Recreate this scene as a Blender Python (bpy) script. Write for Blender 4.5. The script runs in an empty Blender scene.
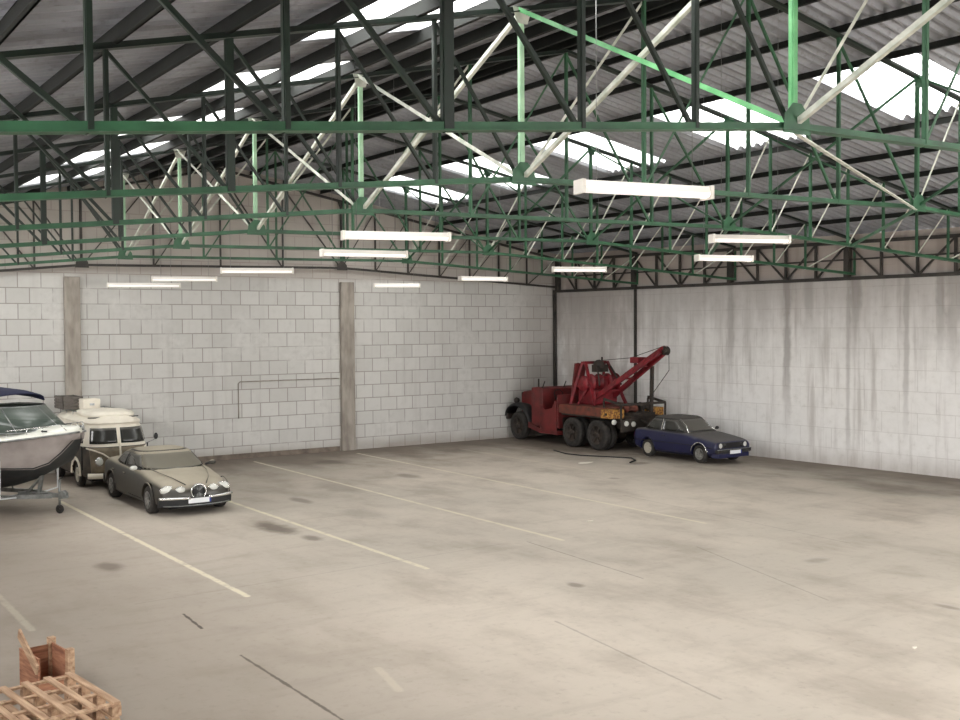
import bpy, bmesh, math, random
from mathutils import Vector, Matrix
random.seed(7)
sc = bpy.context.scene
C = sc.collection
PI = math.pi

# ------------------------------------------------------------------ render / view
sc.view_settings.view_transform = 'Standard'
sc.view_settings.look = 'None'
sc.view_settings.gamma = 1.0
sc.view_settings.use_curve_mapping = False
sc.view_settings.exposure = 0.08
sc.cycles.use_denoising = True
sc.cycles.max_bounces = 10
sc.cycles.diffuse_bounces = 6
sc.cycles.transparent_max_bounces = 16
sc.cycles.sample_clamp_indirect = 6.0

# ------------------------------------------------------------------ materials
def nt(m):
    m.use_nodes = True
    n = m.node_tree
    return n, n.nodes, n.links, n.nodes['Principled BSDF']
def setin(n, k, v):
    if k in n.inputs: n.inputs[k].default_value = v
def rgb(c): return (c[0], c[1], c[2], 1)
def lin(r, g, b):
    f = lambda x: ((x/255+0.055)/1.055)**2.4 if x/255 > .04045 else x/255/12.92
    return (f(r), f(g), f(b))
def mat(name, col, rough=.6, metal=0, spec=.5, noise=None, col2=None, nscale=4, bump=0, stretch=None, coat=0, emit=0, detail=6, lo=.35, hi=.65):
    m = bpy.data.materials.new(name); t, N, L, b = nt(m)
    b.inputs['Base Color'].default_value = rgb(col)
    b.inputs['Roughness'].default_value = rough
    b.inputs['Metallic'].default_value = metal
    setin(b, 'Specular IOR Level', spec); setin(b, 'Coat Weight', coat)
    if emit:
        b.inputs['Emission Color'].default_value = rgb(col); b.inputs['Emission Strength'].default_value = emit
    if col2 is not None or bump:
        tc = N.new('ShaderNodeTexCoord'); mp = N.new('ShaderNodeMapping'); L.new(tc.outputs['Object'], mp.inputs[0])
        if stretch: mp.inputs['Scale'].default_value = stretch
        nz = N.new('ShaderNodeTexNoise'); nz.inputs['Scale'].default_value = nscale; nz.inputs['Detail'].default_value = detail
        L.new(mp.outputs[0], nz.inputs['Vector'])
        if col2 is not None:
            r = N.new('ShaderNodeValToRGB'); r.color_ramp.elements[0].position = lo; r.color_ramp.elements[1].position = hi
            r.color_ramp.elements[0].color = rgb(col); r.color_ramp.elements[1].color = rgb(col2)
            L.new(nz.outputs['Fac'], r.inputs[0]); L.new(r.outputs[0], b.inputs['Base Color'])
        if bump:
            bp = N.new('ShaderNodeBump'); bp.inputs['Strength'].default_value = bump; bp.inputs['Distance'].default_value = .02
            L.new(nz.outputs['Fac'], bp.inputs['Height']); L.new(bp.outputs[0], b.inputs['Normal'])
    return m

class G:
    """tiny node-graph writer for value math"""
    def __init__(s, m): s.t, s.N, s.L, s.b = nt(m)
    def _set(s, sock, v):
        if isinstance(v, (int, float)): sock.default_value = v
        elif isinstance(v, tuple): sock.default_value = v
        else: s.L.new(v, sock)
    def m(s, op, a, b=None, c=None, clamp=False):
        n = s.N.new('ShaderNodeMath'); n.operation = op; n.use_clamp = clamp
        s._set(n.inputs[0], a)
        if b is not None: s._set(n.inputs[1], b)
        if c is not None: s._set(n.inputs[2], c)
        return n.outputs[0]
    def noise(s, vec, scale, detail=5, rough=.55, w=None):
        n = s.N.new('ShaderNodeTexNoise'); n.inputs['Scale'].default_value = scale; n.inputs['Detail'].default_value = detail
        n.inputs['Roughness'].default_value = rough; s.L.new(vec, n.inputs['Vector']); return n.outputs['Fac']
    def mapping(s, vec, scale=(1,1,1), loc=(0,0,0), rot=(0,0,0)):
        n = s.N.new('ShaderNodeMapping'); s.L.new(vec, n.inputs[0]); n.inputs['Scale'].default_value = scale
        n.inputs['Location'].default_value = loc; n.inputs['Rotation'].default_value = rot; return n.outputs[0]
    def smooth(s, v, a, b):   # smoothstep a->b
        n = s.N.new('ShaderNodeMapRange'); n.interpolation_type = 'SMOOTHSTEP'
        s._set(n.inputs['Value'], v); n.inputs['From Min'].default_value = a; n.inputs['From Max'].default_value = b; return n.outputs[0]
    def mix(s, f, a, b, blend='MIX'):
        n = s.N.new('ShaderNodeMix'); n.data_type = 'RGBA'; n.blend_type = blend
        s._set(n.inputs[0], f)
        for k, v in ((6, a), (7, b)):
            if isinstance(v, tuple): n.inputs[k].default_value = rgb(v)
            else: s.L.new(v, n.inputs[k])
        return n.outputs[2]
    def obj(s):
        return s.N.new('ShaderNodeTexCoord').outputs['Object']
    def sep(s, v):
        n = s.N.new('ShaderNodeSeparateXYZ'); s.L.new(v, n.inputs[0]); return n.outputs
    def bump(s, h, st, dist=.01):
        n = s.N.new('ShaderNodeBump'); n.inputs['Strength'].default_value = st; n.inputs['Distance'].default_value = dist
        s.L.new(h, n.inputs['Height']); s.L.new(n.outputs[0], s.b.inputs['Normal'])
def newmat(name):
    m = bpy.data.materials.new(name); return m, G(m)

# ------------------------------------------------------------------ mesh builder
class MB:
    def __init__(s): s.v = []; s.f = []; s.sm = []
    def add(s, vs, fs, smooth=False):
        o = len(s.v); s.v += [tuple(v) for v in vs]
        s.f += [tuple(i+o for i in f) for f in fs]; s.sm += [smooth]*len(fs); return s
    def box(s, x0, x1, y0, y1, z0, z1):
        vs = [(x, y, z) for z in (z0, z1) for y in (y0, y1) for x in (x0, x1)]
        return s.add(vs, [(0,2,3,1),(4,5,7,6),(0,1,5,4),(2,6,7,3),(0,4,6,2),(1,3,7,5)])
    def bar(s, a, b, w, h=None, up=(0,0,1)):
        a = Vector(a); b = Vector(b); h = h or w; d = (b-a).normalized(); u = Vector(up)
        if abs(d.dot(u)) > .98: u = Vector((0,1,0))
        r = d.cross(u).normalized(); u = r.cross(d)
        vs = [p + r*sx*w/2 + u*sz*h/2 for p in (a, b) for sx, sz in ((-1,-1),(1,-1),(1,1),(-1,1))]
        return s.add(vs, [(3,2,1,0),(4,5,6,7),(0,1,5,4),(1,2,6,5),(2,3,7,6),(3,0,4,7)])
    def angle(s, a, b, w, t=.008, up=(0,0,1), flip=1):
        """L-shaped steel angle: two thin legs"""
        a = Vector(a); b = Vector(b); d = (b-a).normalized(); u = Vector(up)
        if abs(d.dot(u)) > .98: u = Vector((0,1,0))
        r = d.cross(u).normalized()*flip; u = r.cross(d)*flip
        s.bar(a, b, w, t, u)
        s.bar(a - r*(w/2) + u*(w/2), b - r*(w/2) + u*(w/2), t, w, u); return s
    def tube(s, pts, r, n=10, closed=False, caps=True, smooth=True):
        pts = [Vector(p) for p in pts]; k = len(pts); rs = r if isinstance(r, (list, tuple)) else [r]*k
        vs = []; pr = None
        for i, p in enumerate(pts):
            if closed: d = pts[(i+1) % k]-pts[i-1]
            else: d = pts[min(i+1, k-1)]-pts[max(i-1, 0)]
            d.normalize()
            if pr is None:
                q = Vector((0,0,1)) if abs(d.z) < .9 else Vector((1,0,0)); pr = d.cross(q).normalized()
            else:
                pr = (pr - d*pr.dot(d)).normalized()
            q = d.cross(pr)
            for j in range(n):
                a = 2*PI*j/n; vs.append(p + (pr*math.cos(a)+q*math.sin(a))*rs[i])
        fs = []
        for i in range(k if closed else k-1):
            for j in range(n):
                a = i*n+j; b = i*n+(j+1) % n; c = ((i+1) % k)*n+(j+1) % n; d2 = ((i+1) % k)*n+j
                fs.append((a, b, c, d2))
        if caps and not closed: fs += [tuple(range(n))[::-1], tuple((k-1)*n+j for j in range(n))]
        return s.add(vs, fs, smooth)
    def lathe(s, prof, axis='z', c=(0,0,0), n=24, smooth=True):
        """prof: list of (radius, t)"""
        vs = []; c = Vector(c)
        for r, t in prof:
            for j in range(n):
                a = 2*PI*j/n; x, y = r*math.cos(a), r*math.sin(a)
                vs.append(c + Vector({'z': (x, y, t), 'x': (t, x, y), 'y': (x, t, y)}[axis]))
        fs = []; k = len(prof)
        for i in range(k-1):
            for j in range(n):
                f = (i*n+j, i*n+(j+1) % n, (i+1)*n+(j+1) % n, (i+1)*n+j)
                fs.append(f if axis != 'y' else f[::-1])
        return s.add(vs, fs, smooth)
    def prism(s, poly, a0, a1, axis='x', smooth=False):
        """poly of 2D points extruded along axis; axis x -> poly is (y,z); y -> (x,z); z -> (x,y)"""
        n = len(poly); f = {'x': lambda p, t: (t, p[0], p[1]), 'y': lambda p, t: (p[0], t, p[1]), 'z': lambda p, t: (p[0], p[1], t)}[axis]
        vs = [f(p, a0) for p in poly] + [f(p, a1) for p in poly]
        fs = [tuple(range(n))[::-1], tuple(range(n, 2*n))] + [(i, (i+1) % n, n+(i+1) % n, n+i) for i in range(n)]
        return s.add(vs, fs, smooth)
    def loft(s, rings, smooth=True, capa=True, capb=True, closed=True):
        k = len(rings[0]); vs = [p for r in rings for p in r]; fs = []
        for i in range(len(rings)-1):
            for j in range(k if closed else k-1):
                fs.append((i*k+j, i*k+(j+1) % k, (i+1)*k+(j+1) % k, (i+1)*k+j))
        if capa: fs.append(tuple(range(k))[::-1])
        if capb: fs.append(tuple((len(rings)-1)*k+j for j in range(k)))
        return s.add(vs, fs, smooth)
    def build(s, name, m, parent=None, bevel=0, seg=2, solid=0, sub=0, recalc=True, autos=None):
        me = bpy.data.meshes.new(name); me.from_pydata(s.v, [], s.f)
        for p, q in zip(me.polygons, s.sm): p.use_smooth = q
        if recalc:
            b = bmesh.new(); b.from_mesh(me); bmesh.ops.recalc_face_normals(b, faces=b.faces); b.to_mesh(me); b.free()
        o = bpy.data.objects.new(name, me); C.objects.link(o)
        for x in (m if isinstance(m, (list, tuple)) else [m]): me.materials.append(x)
        if parent is not None: o.parent = parent
        if solid:
            md = o.modifiers.new('s', 'SOLIDIFY'); md.thickness = solid; md.offset = 0
        if bevel:
            md = o.modifiers.new('b', 'BEVEL'); md.width = bevel; md.segments = seg; md.limit_method = 'ANGLE'; md.angle_limit = math.radians(35)
        if sub:
            md = o.modifiers.new('u', 'SUBSURF'); md.levels = sub; md.render_levels = sub
        return o

def tag(o, label=None, cat=None, group=None, kind=None):
    if label: o['label'] = label
    if cat: o['category'] = cat
    if group: o['group'] = group
    if kind: o['kind'] = kind
    return o
def empty(name, loc=(0,0,0), rz=0):
    o = bpy.data.objects.new(name, None); C.objects.link(o); o.location = loc; o.rotation_euler = (0,0,rz); o.empty_display_size = .1
    return o
def copy_tree(o, parent=None):
    c = o.copy(); C.objects.link(c)
    if parent is not None: c.parent = parent
    for ch in list(o.children): copy_tree(ch, c)
    return c

# ------------------------------------------------------------------ camera
F_PX = 1079.7
cam = bpy.data.cameras.new('camera'); co = bpy.data.objects.new('camera', cam); C.objects.link(co)
cam.sensor_width = 36; cam.lens = F_PX/960*36; cam.clip_end = 500; cam.clip_start = .05
R_ = Vector((0.82473769, -0.56547899, -0.00642277)); U_ = Vector((0.02264699, 0.02167758, 0.99950848)); B_ = -Vector((0.56506182, 0.82447777, -0.03068472))
M = Matrix((R_, U_, B_)).transposed().to_4x4(); M.translation = Vector((0, 0, 4.2))
co.matrix_world = M
sc.camera = co

# ------------------------------------------------------------------ layout constants (metres; x = across, y = depth)
V0, BAY = 6.87, 4.347
XL, XR, YA, YB = -1.0, 26.2, 33.05, -3.0      # left wall, right wall at the corner, far wall, rear wall
SKB = .0615
def xr(y): return XR + SKB*(YA-y)              # right wall runs slightly out of square
XC = 12.63                                     # ridge
RZ, RK, RKR = 9.45, .23, .18                   # underside of roof sheets at the ridge, fall per metre left and right
def roof_z(x): return RZ - (RK if x < XC else RKR)*abs(x-XC)

# materials -------------------------------------------------------------------
#FLOOR
#WALLS
M_ = {}
M_['green'] = mat('green_paint', lin(50,98,66), .5, col2=lin(34,72,48), nscale=3)
M_['green_light'] = mat('green_paint_bright', lin(120,190,130), .45, col2=lin(80,150,95), nscale=3)  # brighter green for the near joint posts and one brace bar
M_['pale'] = mat('pale_member', lin(206,206,196), .5, col2=lin(160,166,152), nscale=5)  # pale tone for some braces, diagonals and gussets
M_['pale_green'] = mat('pale_green_post', lin(170,205,172), .5, col2=lin(140,180,145), nscale=3)  # paler green for the joint posts of the farther trusses
M_['dark'] = mat('green_paint_shaded', lin(8,20,13), .5, col2=lin(14,34,22), nscale=3)  # same green paint as the chords, backlit shade put into its colour
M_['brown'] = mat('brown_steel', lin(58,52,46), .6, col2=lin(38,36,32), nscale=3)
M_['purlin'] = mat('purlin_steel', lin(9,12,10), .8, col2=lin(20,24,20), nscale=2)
M_['white_enamel'] = mat('white_enamel', lin(225,220,212), .4)
M_['tube'] = mat('lamp_tube', (1,.95,.9), .4, emit=.5)
M_['galv'] = mat('galvanised', lin(150,152,150), .4, metal=.7, col2=lin(120,122,120), nscale=8)
M_['concrete'] = mat('column_concrete', lin(160,152,142), .9, col2=lin(132,124,116), nscale=5, bump=.3, stretch=(1,1,.3))

def roof_sheet_mat():
    m, g = newmat('roof_sheet'); o = g.obj(); s = g.sep(o)
    n = g.noise(g.mapping(o, (.25,1.2,1)), 1.6, 6); n2 = g.noise(o, 9, 4)
    c = g.mix(g.smooth(n, .3, .7), lin(158,160,166), lin(134,135,139))
    c = g.mix(g.m('MULTIPLY', g.smooth(n2, .5, .8), .5), c, lin(98,93,90))
    g.L.new(c, g.b.inputs['Base Color']); g.b.inputs['Roughness'].default_value = .75
    return m
M_['roof'] = roof_sheet_mat()
def skylight_mat():
    m = bpy.data.materials.new('skylight_sheet'); m.use_nodes = True; t = m.node_tree; N, L = t.nodes, t.links
    N.clear(); out = N.new('ShaderNodeOutputMaterial'); mx = N.new('ShaderNodeMixShader'); mx.inputs[0].default_value = .5
    a = N.new('ShaderNodeBsdfTransparent'); a.inputs[0].default_value = (.62,.63,.62,1)
    b = N.new('ShaderNodeBsdfTranslucent'); b.inputs[0].default_value = (.72,.73,.71,1)
    L.new(a.outputs[0], mx.inputs[1]); L.new(b.outputs[0], mx.inputs[2]); L.new(mx.outputs[0], out.inputs[0]); return m
M_['sky'] = skylight_mat()

def floor_mat():
    m, g = newmat('concrete_floor'); o = g.obj(); s = g.sep(o); X, Y = s[0], s[1]
    big = g.noise(o, .13, 4); mid = g.noise(g.mapping(o, (1,.55,1)), .8, 7, .62); fine = g.noise(o, 7, 8, .7)
    c = g.mix(g.smooth(big, .35, .65), lin(202,191,177), lin(184,175,162))
    c = g.mix(g.m('MULTIPLY', g.smooth(mid, .42, .72), .55), c, lin(148,137,123))
    c = g.mix(g.m('MULTIPLY', g.smooth(fine, .5, .8), .35), c, lin(130,118,105))
    # patchy worn tyre bands along the lane
    sw = g.noise(g.mapping(o, (.35,1.5,1), rot=(0,0,.5)), 1.3, 6, .6)
    c = g.mix(g.m('MULTIPLY', g.smooth(sw, .5, .75), .35), c, lin(158,148,134))
    # dirty belt along the far and right walls and under the parked vehicles
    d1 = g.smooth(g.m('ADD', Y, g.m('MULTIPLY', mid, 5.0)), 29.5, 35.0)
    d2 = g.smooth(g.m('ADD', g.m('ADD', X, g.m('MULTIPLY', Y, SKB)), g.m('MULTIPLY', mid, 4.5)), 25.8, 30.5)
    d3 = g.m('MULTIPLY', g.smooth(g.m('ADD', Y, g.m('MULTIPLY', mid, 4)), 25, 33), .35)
    d4 = g.m('MULTIPLY', g.m('SUBTRACT', 1, g.smooth(g.m('ADD', X, g.m('MULTIPLY', mid, 4)), 5.0, 11.5)), .6)   # darker floor tone towards the left, with a noisy edge
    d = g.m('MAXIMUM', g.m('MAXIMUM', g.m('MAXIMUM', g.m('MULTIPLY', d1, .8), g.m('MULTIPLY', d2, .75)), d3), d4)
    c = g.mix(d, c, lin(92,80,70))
    wob = g.m('MULTIPLY', g.m('SUBTRACT', g.noise(o, 2.2, 5, .65), .5), 1.0)
    wob2 = g.m('MULTIPLY', g.m('SUBTRACT', g.noise(o, 6, 3), .5), .05)
    def seg(x0, y0, x1, y1, r0, r1, wb):
        dx, dy = x1-x0, y1-y0; L2 = dx*dx+dy*dy or 1e-6
        px = g.m('SUBTRACT', X, x0); py = g.m('SUBTRACT', Y, y0)
        t = g.m('DIVIDE', g.m('ADD', g.m('MULTIPLY', px, dx), g.m('MULTIPLY', py, dy)), L2, clamp=True)
        ex = g.m('SUBTRACT', px, g.m('MULTIPLY', t, dx)); ey = g.m('SUBTRACT', py, g.m('MULTIPLY', t, dy))
        dd = g.m('SQRT', g.m('ADD', g.m('MULTIPLY', ex, ex), g.m('MULTIPLY', ey, ey)))
        if wb is not None: dd = g.m('ADD', dd, wb)
        return g.m('SUBTRACT', 1, g.smooth(dd, r0, r1))
    # oil and damp stains: (x, y, half length, half width, strength)
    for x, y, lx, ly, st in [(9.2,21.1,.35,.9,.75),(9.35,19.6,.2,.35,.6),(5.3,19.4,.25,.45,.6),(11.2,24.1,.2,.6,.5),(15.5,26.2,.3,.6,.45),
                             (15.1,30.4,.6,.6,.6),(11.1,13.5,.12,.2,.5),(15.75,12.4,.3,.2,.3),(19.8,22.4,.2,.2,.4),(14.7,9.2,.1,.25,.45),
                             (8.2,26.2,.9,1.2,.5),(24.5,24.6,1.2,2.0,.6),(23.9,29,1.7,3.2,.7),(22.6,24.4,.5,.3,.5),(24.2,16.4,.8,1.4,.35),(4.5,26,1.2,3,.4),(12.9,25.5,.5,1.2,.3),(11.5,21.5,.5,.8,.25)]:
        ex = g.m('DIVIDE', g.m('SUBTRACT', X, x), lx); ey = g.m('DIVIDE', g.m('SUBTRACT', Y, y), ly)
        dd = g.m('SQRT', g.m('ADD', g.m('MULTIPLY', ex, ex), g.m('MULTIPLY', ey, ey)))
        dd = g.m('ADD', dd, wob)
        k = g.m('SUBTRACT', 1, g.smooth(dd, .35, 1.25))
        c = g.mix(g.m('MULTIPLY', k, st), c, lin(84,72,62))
    # worn parking bay lines
    wear = g.smooth(g.noise(o, 3.5, 6, .7), .34, .5)
    wear2 = g.smooth(g.noise(o, 1.1, 4, .6), .25, .45)
    for x0, y0, x1, y1, st, r in [(6.38,27.5,6.48,15.95,.8,.05),(9.72,27,9.78,15.95,.75,.05),(13.3,32,13.25,16.5,.62,.05),(16.95,32,16.83,16.15,.55,.05),
                               (3.27,20,3.28,15.9,.2,.05),(6.4,11.6,6.2,10.75,.2,.05),(20.4,31,20.3,23,.25,.05)]:
        k = seg(x0, y0, x1, y1, r*.6, r*1.5, wob2)
        c = g.mix(g.m('MULTIPLY', g.m('MULTIPLY', k, st), g.m('ADD', .35, g.m('MULTIPLY', g.m('MULTIPLY', wear, wear2), .65))), c, lin(222,214,188))
    # cracks and joints
    for x0, y0, x1, y1, st in [(5.3,15.5,5.25,14.6,.9),(5.22,13.1,5.24,9.0,.75),(9.5,12.0,9.0,8.4,.3),(12.6,16.8,12.3,13.2,.35),(14.9,14.5,13.6,10.5,.25),(4.9,16.5,12,16.9,.15),(18,20,17.5,13,.2)]:
        k = seg(x0, y0, x1, y1, .008, .03, wob2)
        c = g.mix(g.m('MULTIPLY', k, st), c, lin(70,60,52))
    g.L.new(c, g.b.inputs['Base Color'])
    g.b.inputs['Roughness'].default_value = .7; setin(g.b, 'Specular IOR Level', .3)
    g.bump(fine, .15, .01)
    return m

def block_mat(name, base, base2, mortar, tint, bw, bh, ms, axis, mstr=.8, off=(0,0), grey=0, tw=.35):
    """painted block wall; axis 'x' = wall runs along x, 'y' = along y"""
    m, g = newmat(name); o = g.obj(); s = g.sep(o)
    cb = g.N.new('ShaderNodeCombineXYZ'); g._set(cb.inputs[0], g.m('ADD', s[0] if axis == 'x' else s[1], off[0])); g._set(cb.inputs[1], g.m('ADD', s[2], off[1]))
    v = cb.outputs[0]
    br = g.N.new('ShaderNodeTexBrick'); g.L.new(v, br.inputs['Vector']); br.inputs['Scale'].default_value = 1
    br.inputs['Brick Width'].default_value = bw; br.inputs['Row Height'].default_value = bh; br.inputs['Mortar Size'].default_value = ms
    br.inputs['Mortar Smooth'].default_value = .6; br.inputs['Bias'].default_value = 0
    br.inputs['Color1'].default_value = rgb(base); br.inputs['Color2'].default_value = rgb(base2); br.inputs['Mortar'].default_value = rgb(mortar)
    n1 = g.noise(v, .7, 5); n2 = g.noise(v, 4, 7, .65); n3 = g.noise(g.mapping(v, (2.2,.16,1)), 1.3, 5, .6)
    flat = g.mix(g.smooth(n2, .35, .7), base, base2)
    vis = g.m('MULTIPLY', g.smooth(n1, .3, .5), mstr)
    c = g.mix(vis, flat, br.outputs['Color'])
    c = g.mix(g.m('MULTIPLY', g.smooth(n3, .5, .72), tw), c, tint)
    c = g.mix(g.m('MULTIPLY', g.smooth(n2, .55, .8), .3), c, tint)
    return m, g, s, v, c

def wallA_mat():
    m, g, s, v, c = block_mat('painted_block_wall', lin(200,198,193), lin(186,184,179), lin(134,128,122), lin(164,160,155), .64, .455, .02, 'x', .8, (.12,.05), tw=.25)
    X, Z = s[0], s[2]
    # reddish grime in some mortar courses, dirty foot of the wall, dull unpainted gable
    n = g.noise(g.mapping(v, (.3,1,1)), 2, 5)
    c = g.mix(g.m('MULTIPLY', g.m('SUBTRACT', 1, g.smooth(Z, 0, .5)), g.m('MULTIPLY', n, 1.0)), c, lin(130,116,104))
    c = g.mix(g.m('MULTIPLY', g.smooth(Z, 5.7, 5.95), .6), c, lin(166,154,145))
    # corner bay stays bare and grey
    c = g.mix(g.m('MULTIPLY', g.smooth(X, 24.0, 25.4), .45), c, lin(150,142,136))
    # a thin conduit-like drip stain
    g.L.new(c, g.b.inputs['Base Color']); g.b.inputs['Roughness'].default_value = .85
    return m
def wallB_mat():
    m, g, s, v, c = block_mat('whitewashed_panel_wall', lin(234,232,229), lin(224,222,218), lin(176,170,164), lin(168,161,154), 1.1, .6, .014, 'y', .4, (.2,.1), tw=.6)
    Y, Z = s[1], s[2]
    def streak(y, w, st, z0, z1, cc):
        nonlocal c
        n = g.noise(g.mapping(v, (1,.5,1)), 2.5, 5)
        dd = g.m('ADD', g.m('ABSOLUTE', g.m('SUBTRACT', Y, y)), g.m('MULTIPLY', g.m('SUBTRACT', n, .5), w*1.6))
        k = g.m('SUBTRACT', 1, g.smooth(dd, w*.3, w)); k = g.m('MULTIPLY', k, g.smooth(Z, z0, z1))
        c = g.mix(g.m('MULTIPLY', k, st), c, cc)
    streak(22.3, .2, .55, .3, 3.5, lin(110,100,94)); streak(20.15, .1, .35, .1, 1, lin(120,110,104)); streak(24.5, .22, .4, 1, 4.5, lin(120,110,104))
    streak(18.3, .12, .4, .3, 3, lin(120,112,106)); streak(17.3, .18, .5, 2.6, 5, lin(104,98,92)); streak(19.9, .25, .6, 3.2, 5.5, lin(104,96,90)); streak(21.5, .25, .4, 3.4, 5.5, lin(104,96,90)); streak(16.9,.3,.4,2,5,lin(112,104,98))
    streak(31.2, 2.8, .5, 0.1, .6, lin(150,140,132))
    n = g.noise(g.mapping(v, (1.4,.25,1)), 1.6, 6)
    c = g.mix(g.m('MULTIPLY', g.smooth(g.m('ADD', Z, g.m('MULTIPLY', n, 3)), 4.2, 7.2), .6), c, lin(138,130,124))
    c = g.mix(g.m('MULTIPLY', g.m('SUBTRACT', 1, g.smooth(Z, 0, .7)), g.m('MULTIPLY', n, .9)), c, lin(140,128,118))
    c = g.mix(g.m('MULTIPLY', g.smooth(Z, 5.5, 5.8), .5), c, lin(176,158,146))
    g.L.new(c, g.b.inputs['Base Color']); g.b.inputs['Roughness'].default_value = .85
    return m

# ------------------------------------------------------------------ the shell
def struct(o): o['kind'] = 'structure'; return o
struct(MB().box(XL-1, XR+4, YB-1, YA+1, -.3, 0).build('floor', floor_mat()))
out = MB().add([(-70,-70,-.32),(90,-70,-.32),(90,110,-.32),(-70,110,-.32)], [(0,1,2,3)]).build('ground', mat('pale_yard_bounce', lin(214,212,208), .9, col2=lin(196,194,190), nscale=1))  # unseen yard, coloured very pale to bounce daylight up to the roof
struct(out)
def gable(name, y0, y1, m, holes=()):
    b = MB(); eL = roof_z(XL); eR = roof_z(xr(y0))
    b.prism([(XL-.25, 0), (xr(y0)+.25, 0), (xr(y0)+.25, eR+.02), (XC, RZ+.02), (XL-.25, eL+.02)], y0, y1, 'y')
    return struct(b.build(name, m))
gable('wall_back', YA, YA+.25, wallA_mat())
WB = wallB_mat()
b = MB(); n = 2
ya, yb = YA+.25, YB
zt = lambda y: roof_z(xr(y))-.02
b.add([(xr(ya),ya,0),(xr(yb),yb,0),(xr(yb),yb,zt(yb)),(xr(ya),ya,zt(ya)),(xr(ya)+.25,ya,0),(xr(yb)+.25,yb,0),(xr(yb)+.25,yb,zt(yb)),(xr(ya)+.25,ya,zt(ya))],
      [(0,1,2,3),(5,4,7,6),(3,2,6,7),(0,4,5,1),(0,3,7,4),(1,5,6,2)])
struct(b.build('wall_right', WB))
b = MB(); b.box(XL-.25, XL, YB, YA+.25, 0, 4.3); b.box(XL-.25, XL, YB, YA+.25, 5.9, roof_z(XL))
added_wins = [(-1.5+BAY*k, 2.2+BAY*k) for k in range(8)]
cur = YB
for y0, y1 in added_wins: b.box(XL-.25, XL, cur, y0, 4.3, 5.9); cur = y1
b.box(XL-.25, XL, cur, YA+.25, 4.3, 5.9)
struct(b.build('wall_left', WB))
for k, (y0, y1) in enumerate(added_wins):      # framed openings added in the unseen left wall to light roof and right wall
    b = MB()
    for j in range(4): y = y0+(y1-y0)*j/3; b.box(XL-.15, XL-.1, y-.03, y+.03, 4.3, 5.9)
    for z in (4.33, 5.87): b.box(XL-.15, XL-.1, y0, y1, z-.03, z+.03)
    struct(b.build('added_window_%d' % (k+1), M_['brown']))
    l = bpy.data.lights.new('daylight', 'AREA'); l.shape = 'RECTANGLE'; l.size = 1.6; l.size_y = y1-y0; l.cycles.is_portal = True
    q = bpy.data.objects.new('daylight', l); C.objects.link(q); q.location = (XL-.3, (y0+y1)/2, 5.1); q.rotation_euler = (0, -PI/2, 0)
# front wall behind the camera: a wide vehicle doorway to the yard
b = MB(); y0, y1 = YB-.25, YB; xe = xr(YB)+.25
b.box(XL-.25, 13.0, y0, y1, 0, 5.6); b.box(26.0, xe, y0, y1, 0, 5.6)
b.prism([(XL-.25, 5.6), (xe, 5.6), (xe, roof_z(xe)), (XC, RZ), (XL-.25, roof_z(XL))], y0, y1, 'y')
struct(b.build('wall_front', WB))

# corrugated roof sheets with skylight openings
PITCH = .24; SUBD = 6; STEP = PITCH/SUBD; AMP = .055
NY = int((YA+.25-(YB-.25))/STEP)+1
Y0R = YB-.25
def ridx(y): return int(round((y-Y0R)/STEP))
sky_y = [(11.0+BAY*k, 13.12+BAY*k) for k in range(-3, 5)]
SKL, SKR = (5.78, 8.25), (16.45, 19.2)
def strip(x0, x1, i0, i1, nm, mt, lift=0, parent=None):
    b = MB(); vs = []; fs = []
    for i in range(i0, i1+1):
        y = Y0R+i*STEP; a = AMP*(-1, -1, .2, 1, 1, .2)[i % SUBD]
        for x in (x0, x1): vs.append((x, y, roof_z(x)+.06+a+lift))
    for k in range(i1-i0): fs.append((2*k, 2*k+1, 2*k+3, 2*k+2))
    b.add(vs, fs, False); return b
for side, (s0, s1), lo, hi in ((-1, SKL, XL-.3, XC), (1, SKR, XC, xr(YB)+.35)):
    b = MB()
    for x0, x1 in ((lo, s0), (s1, hi)):
        t = strip(x0, x1, 0, NY, '', None); b.add(t.v, t.f, False)
    cur = 0
    for y0, y1 in sky_y:
        i0, i1 = ridx(y0), ridx(y1)
        t = strip(s0, s1, cur, i0, '', None); b.add(t.v, t.f, False); cur = i1
    t = strip(s0, s1, cur, NY, '', None); b.add(t.v, t.f, False)
    struct(b.build('ceiling', M_['roof'], recalc=False))
    nm = 'left' if side < 0 else 'right'
    order = ['', '', '', 'nearest', 'second nearest', 'third nearest', 'fourth nearest', 'farthest']
    for k, (y0, y1) in enumerate(sky_y):
        t = strip(s0-.08, s1+.08, ridx(y0)-3, ridx(y1)+3, '', None, .03)
        o = t.build('skylight_panel', M_['sky'], recalc=False)
        if y1 < 9: lab = 'white translucent skylight sheet in the %s roof slope above the viewer' % nm
        elif k == 3 and False: lab = ''
        else: lab = '%s bright white skylight sheet in the %s roof slope' % (['', '', 'very nearest', 'nearest fully seen', 'second', 'third', 'fourth', 'farthest'][k], nm)
        tag(o, lab, 'skylight', 'skylight sheets in the %s roof slope' % nm)
        # portal: guides daylight sampling through the opening
        l = bpy.data.lights.new('daylight', 'AREA'); l.shape = 'RECTANGLE'; l.size = s1-s0; l.size_y = y1-y0
        l.cycles.is_portal = True
        lo_ = bpy.data.objects.new('daylight', l); C.objects.link(lo_); xm = (s0+s1)/2
        lo_.location = (xm, (y0+y1)/2, roof_z(xm)+.12); lo_.rotation_euler = (0, math.atan(RK)*(-1) if side < 0 else math.atan(RKR), 0)
l = bpy.data.lights.new('daylight', 'AREA'); l.shape = 'RECTANGLE'; l.size = 13; l.size_y = 5.6; l.cycles.is_portal = True
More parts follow.
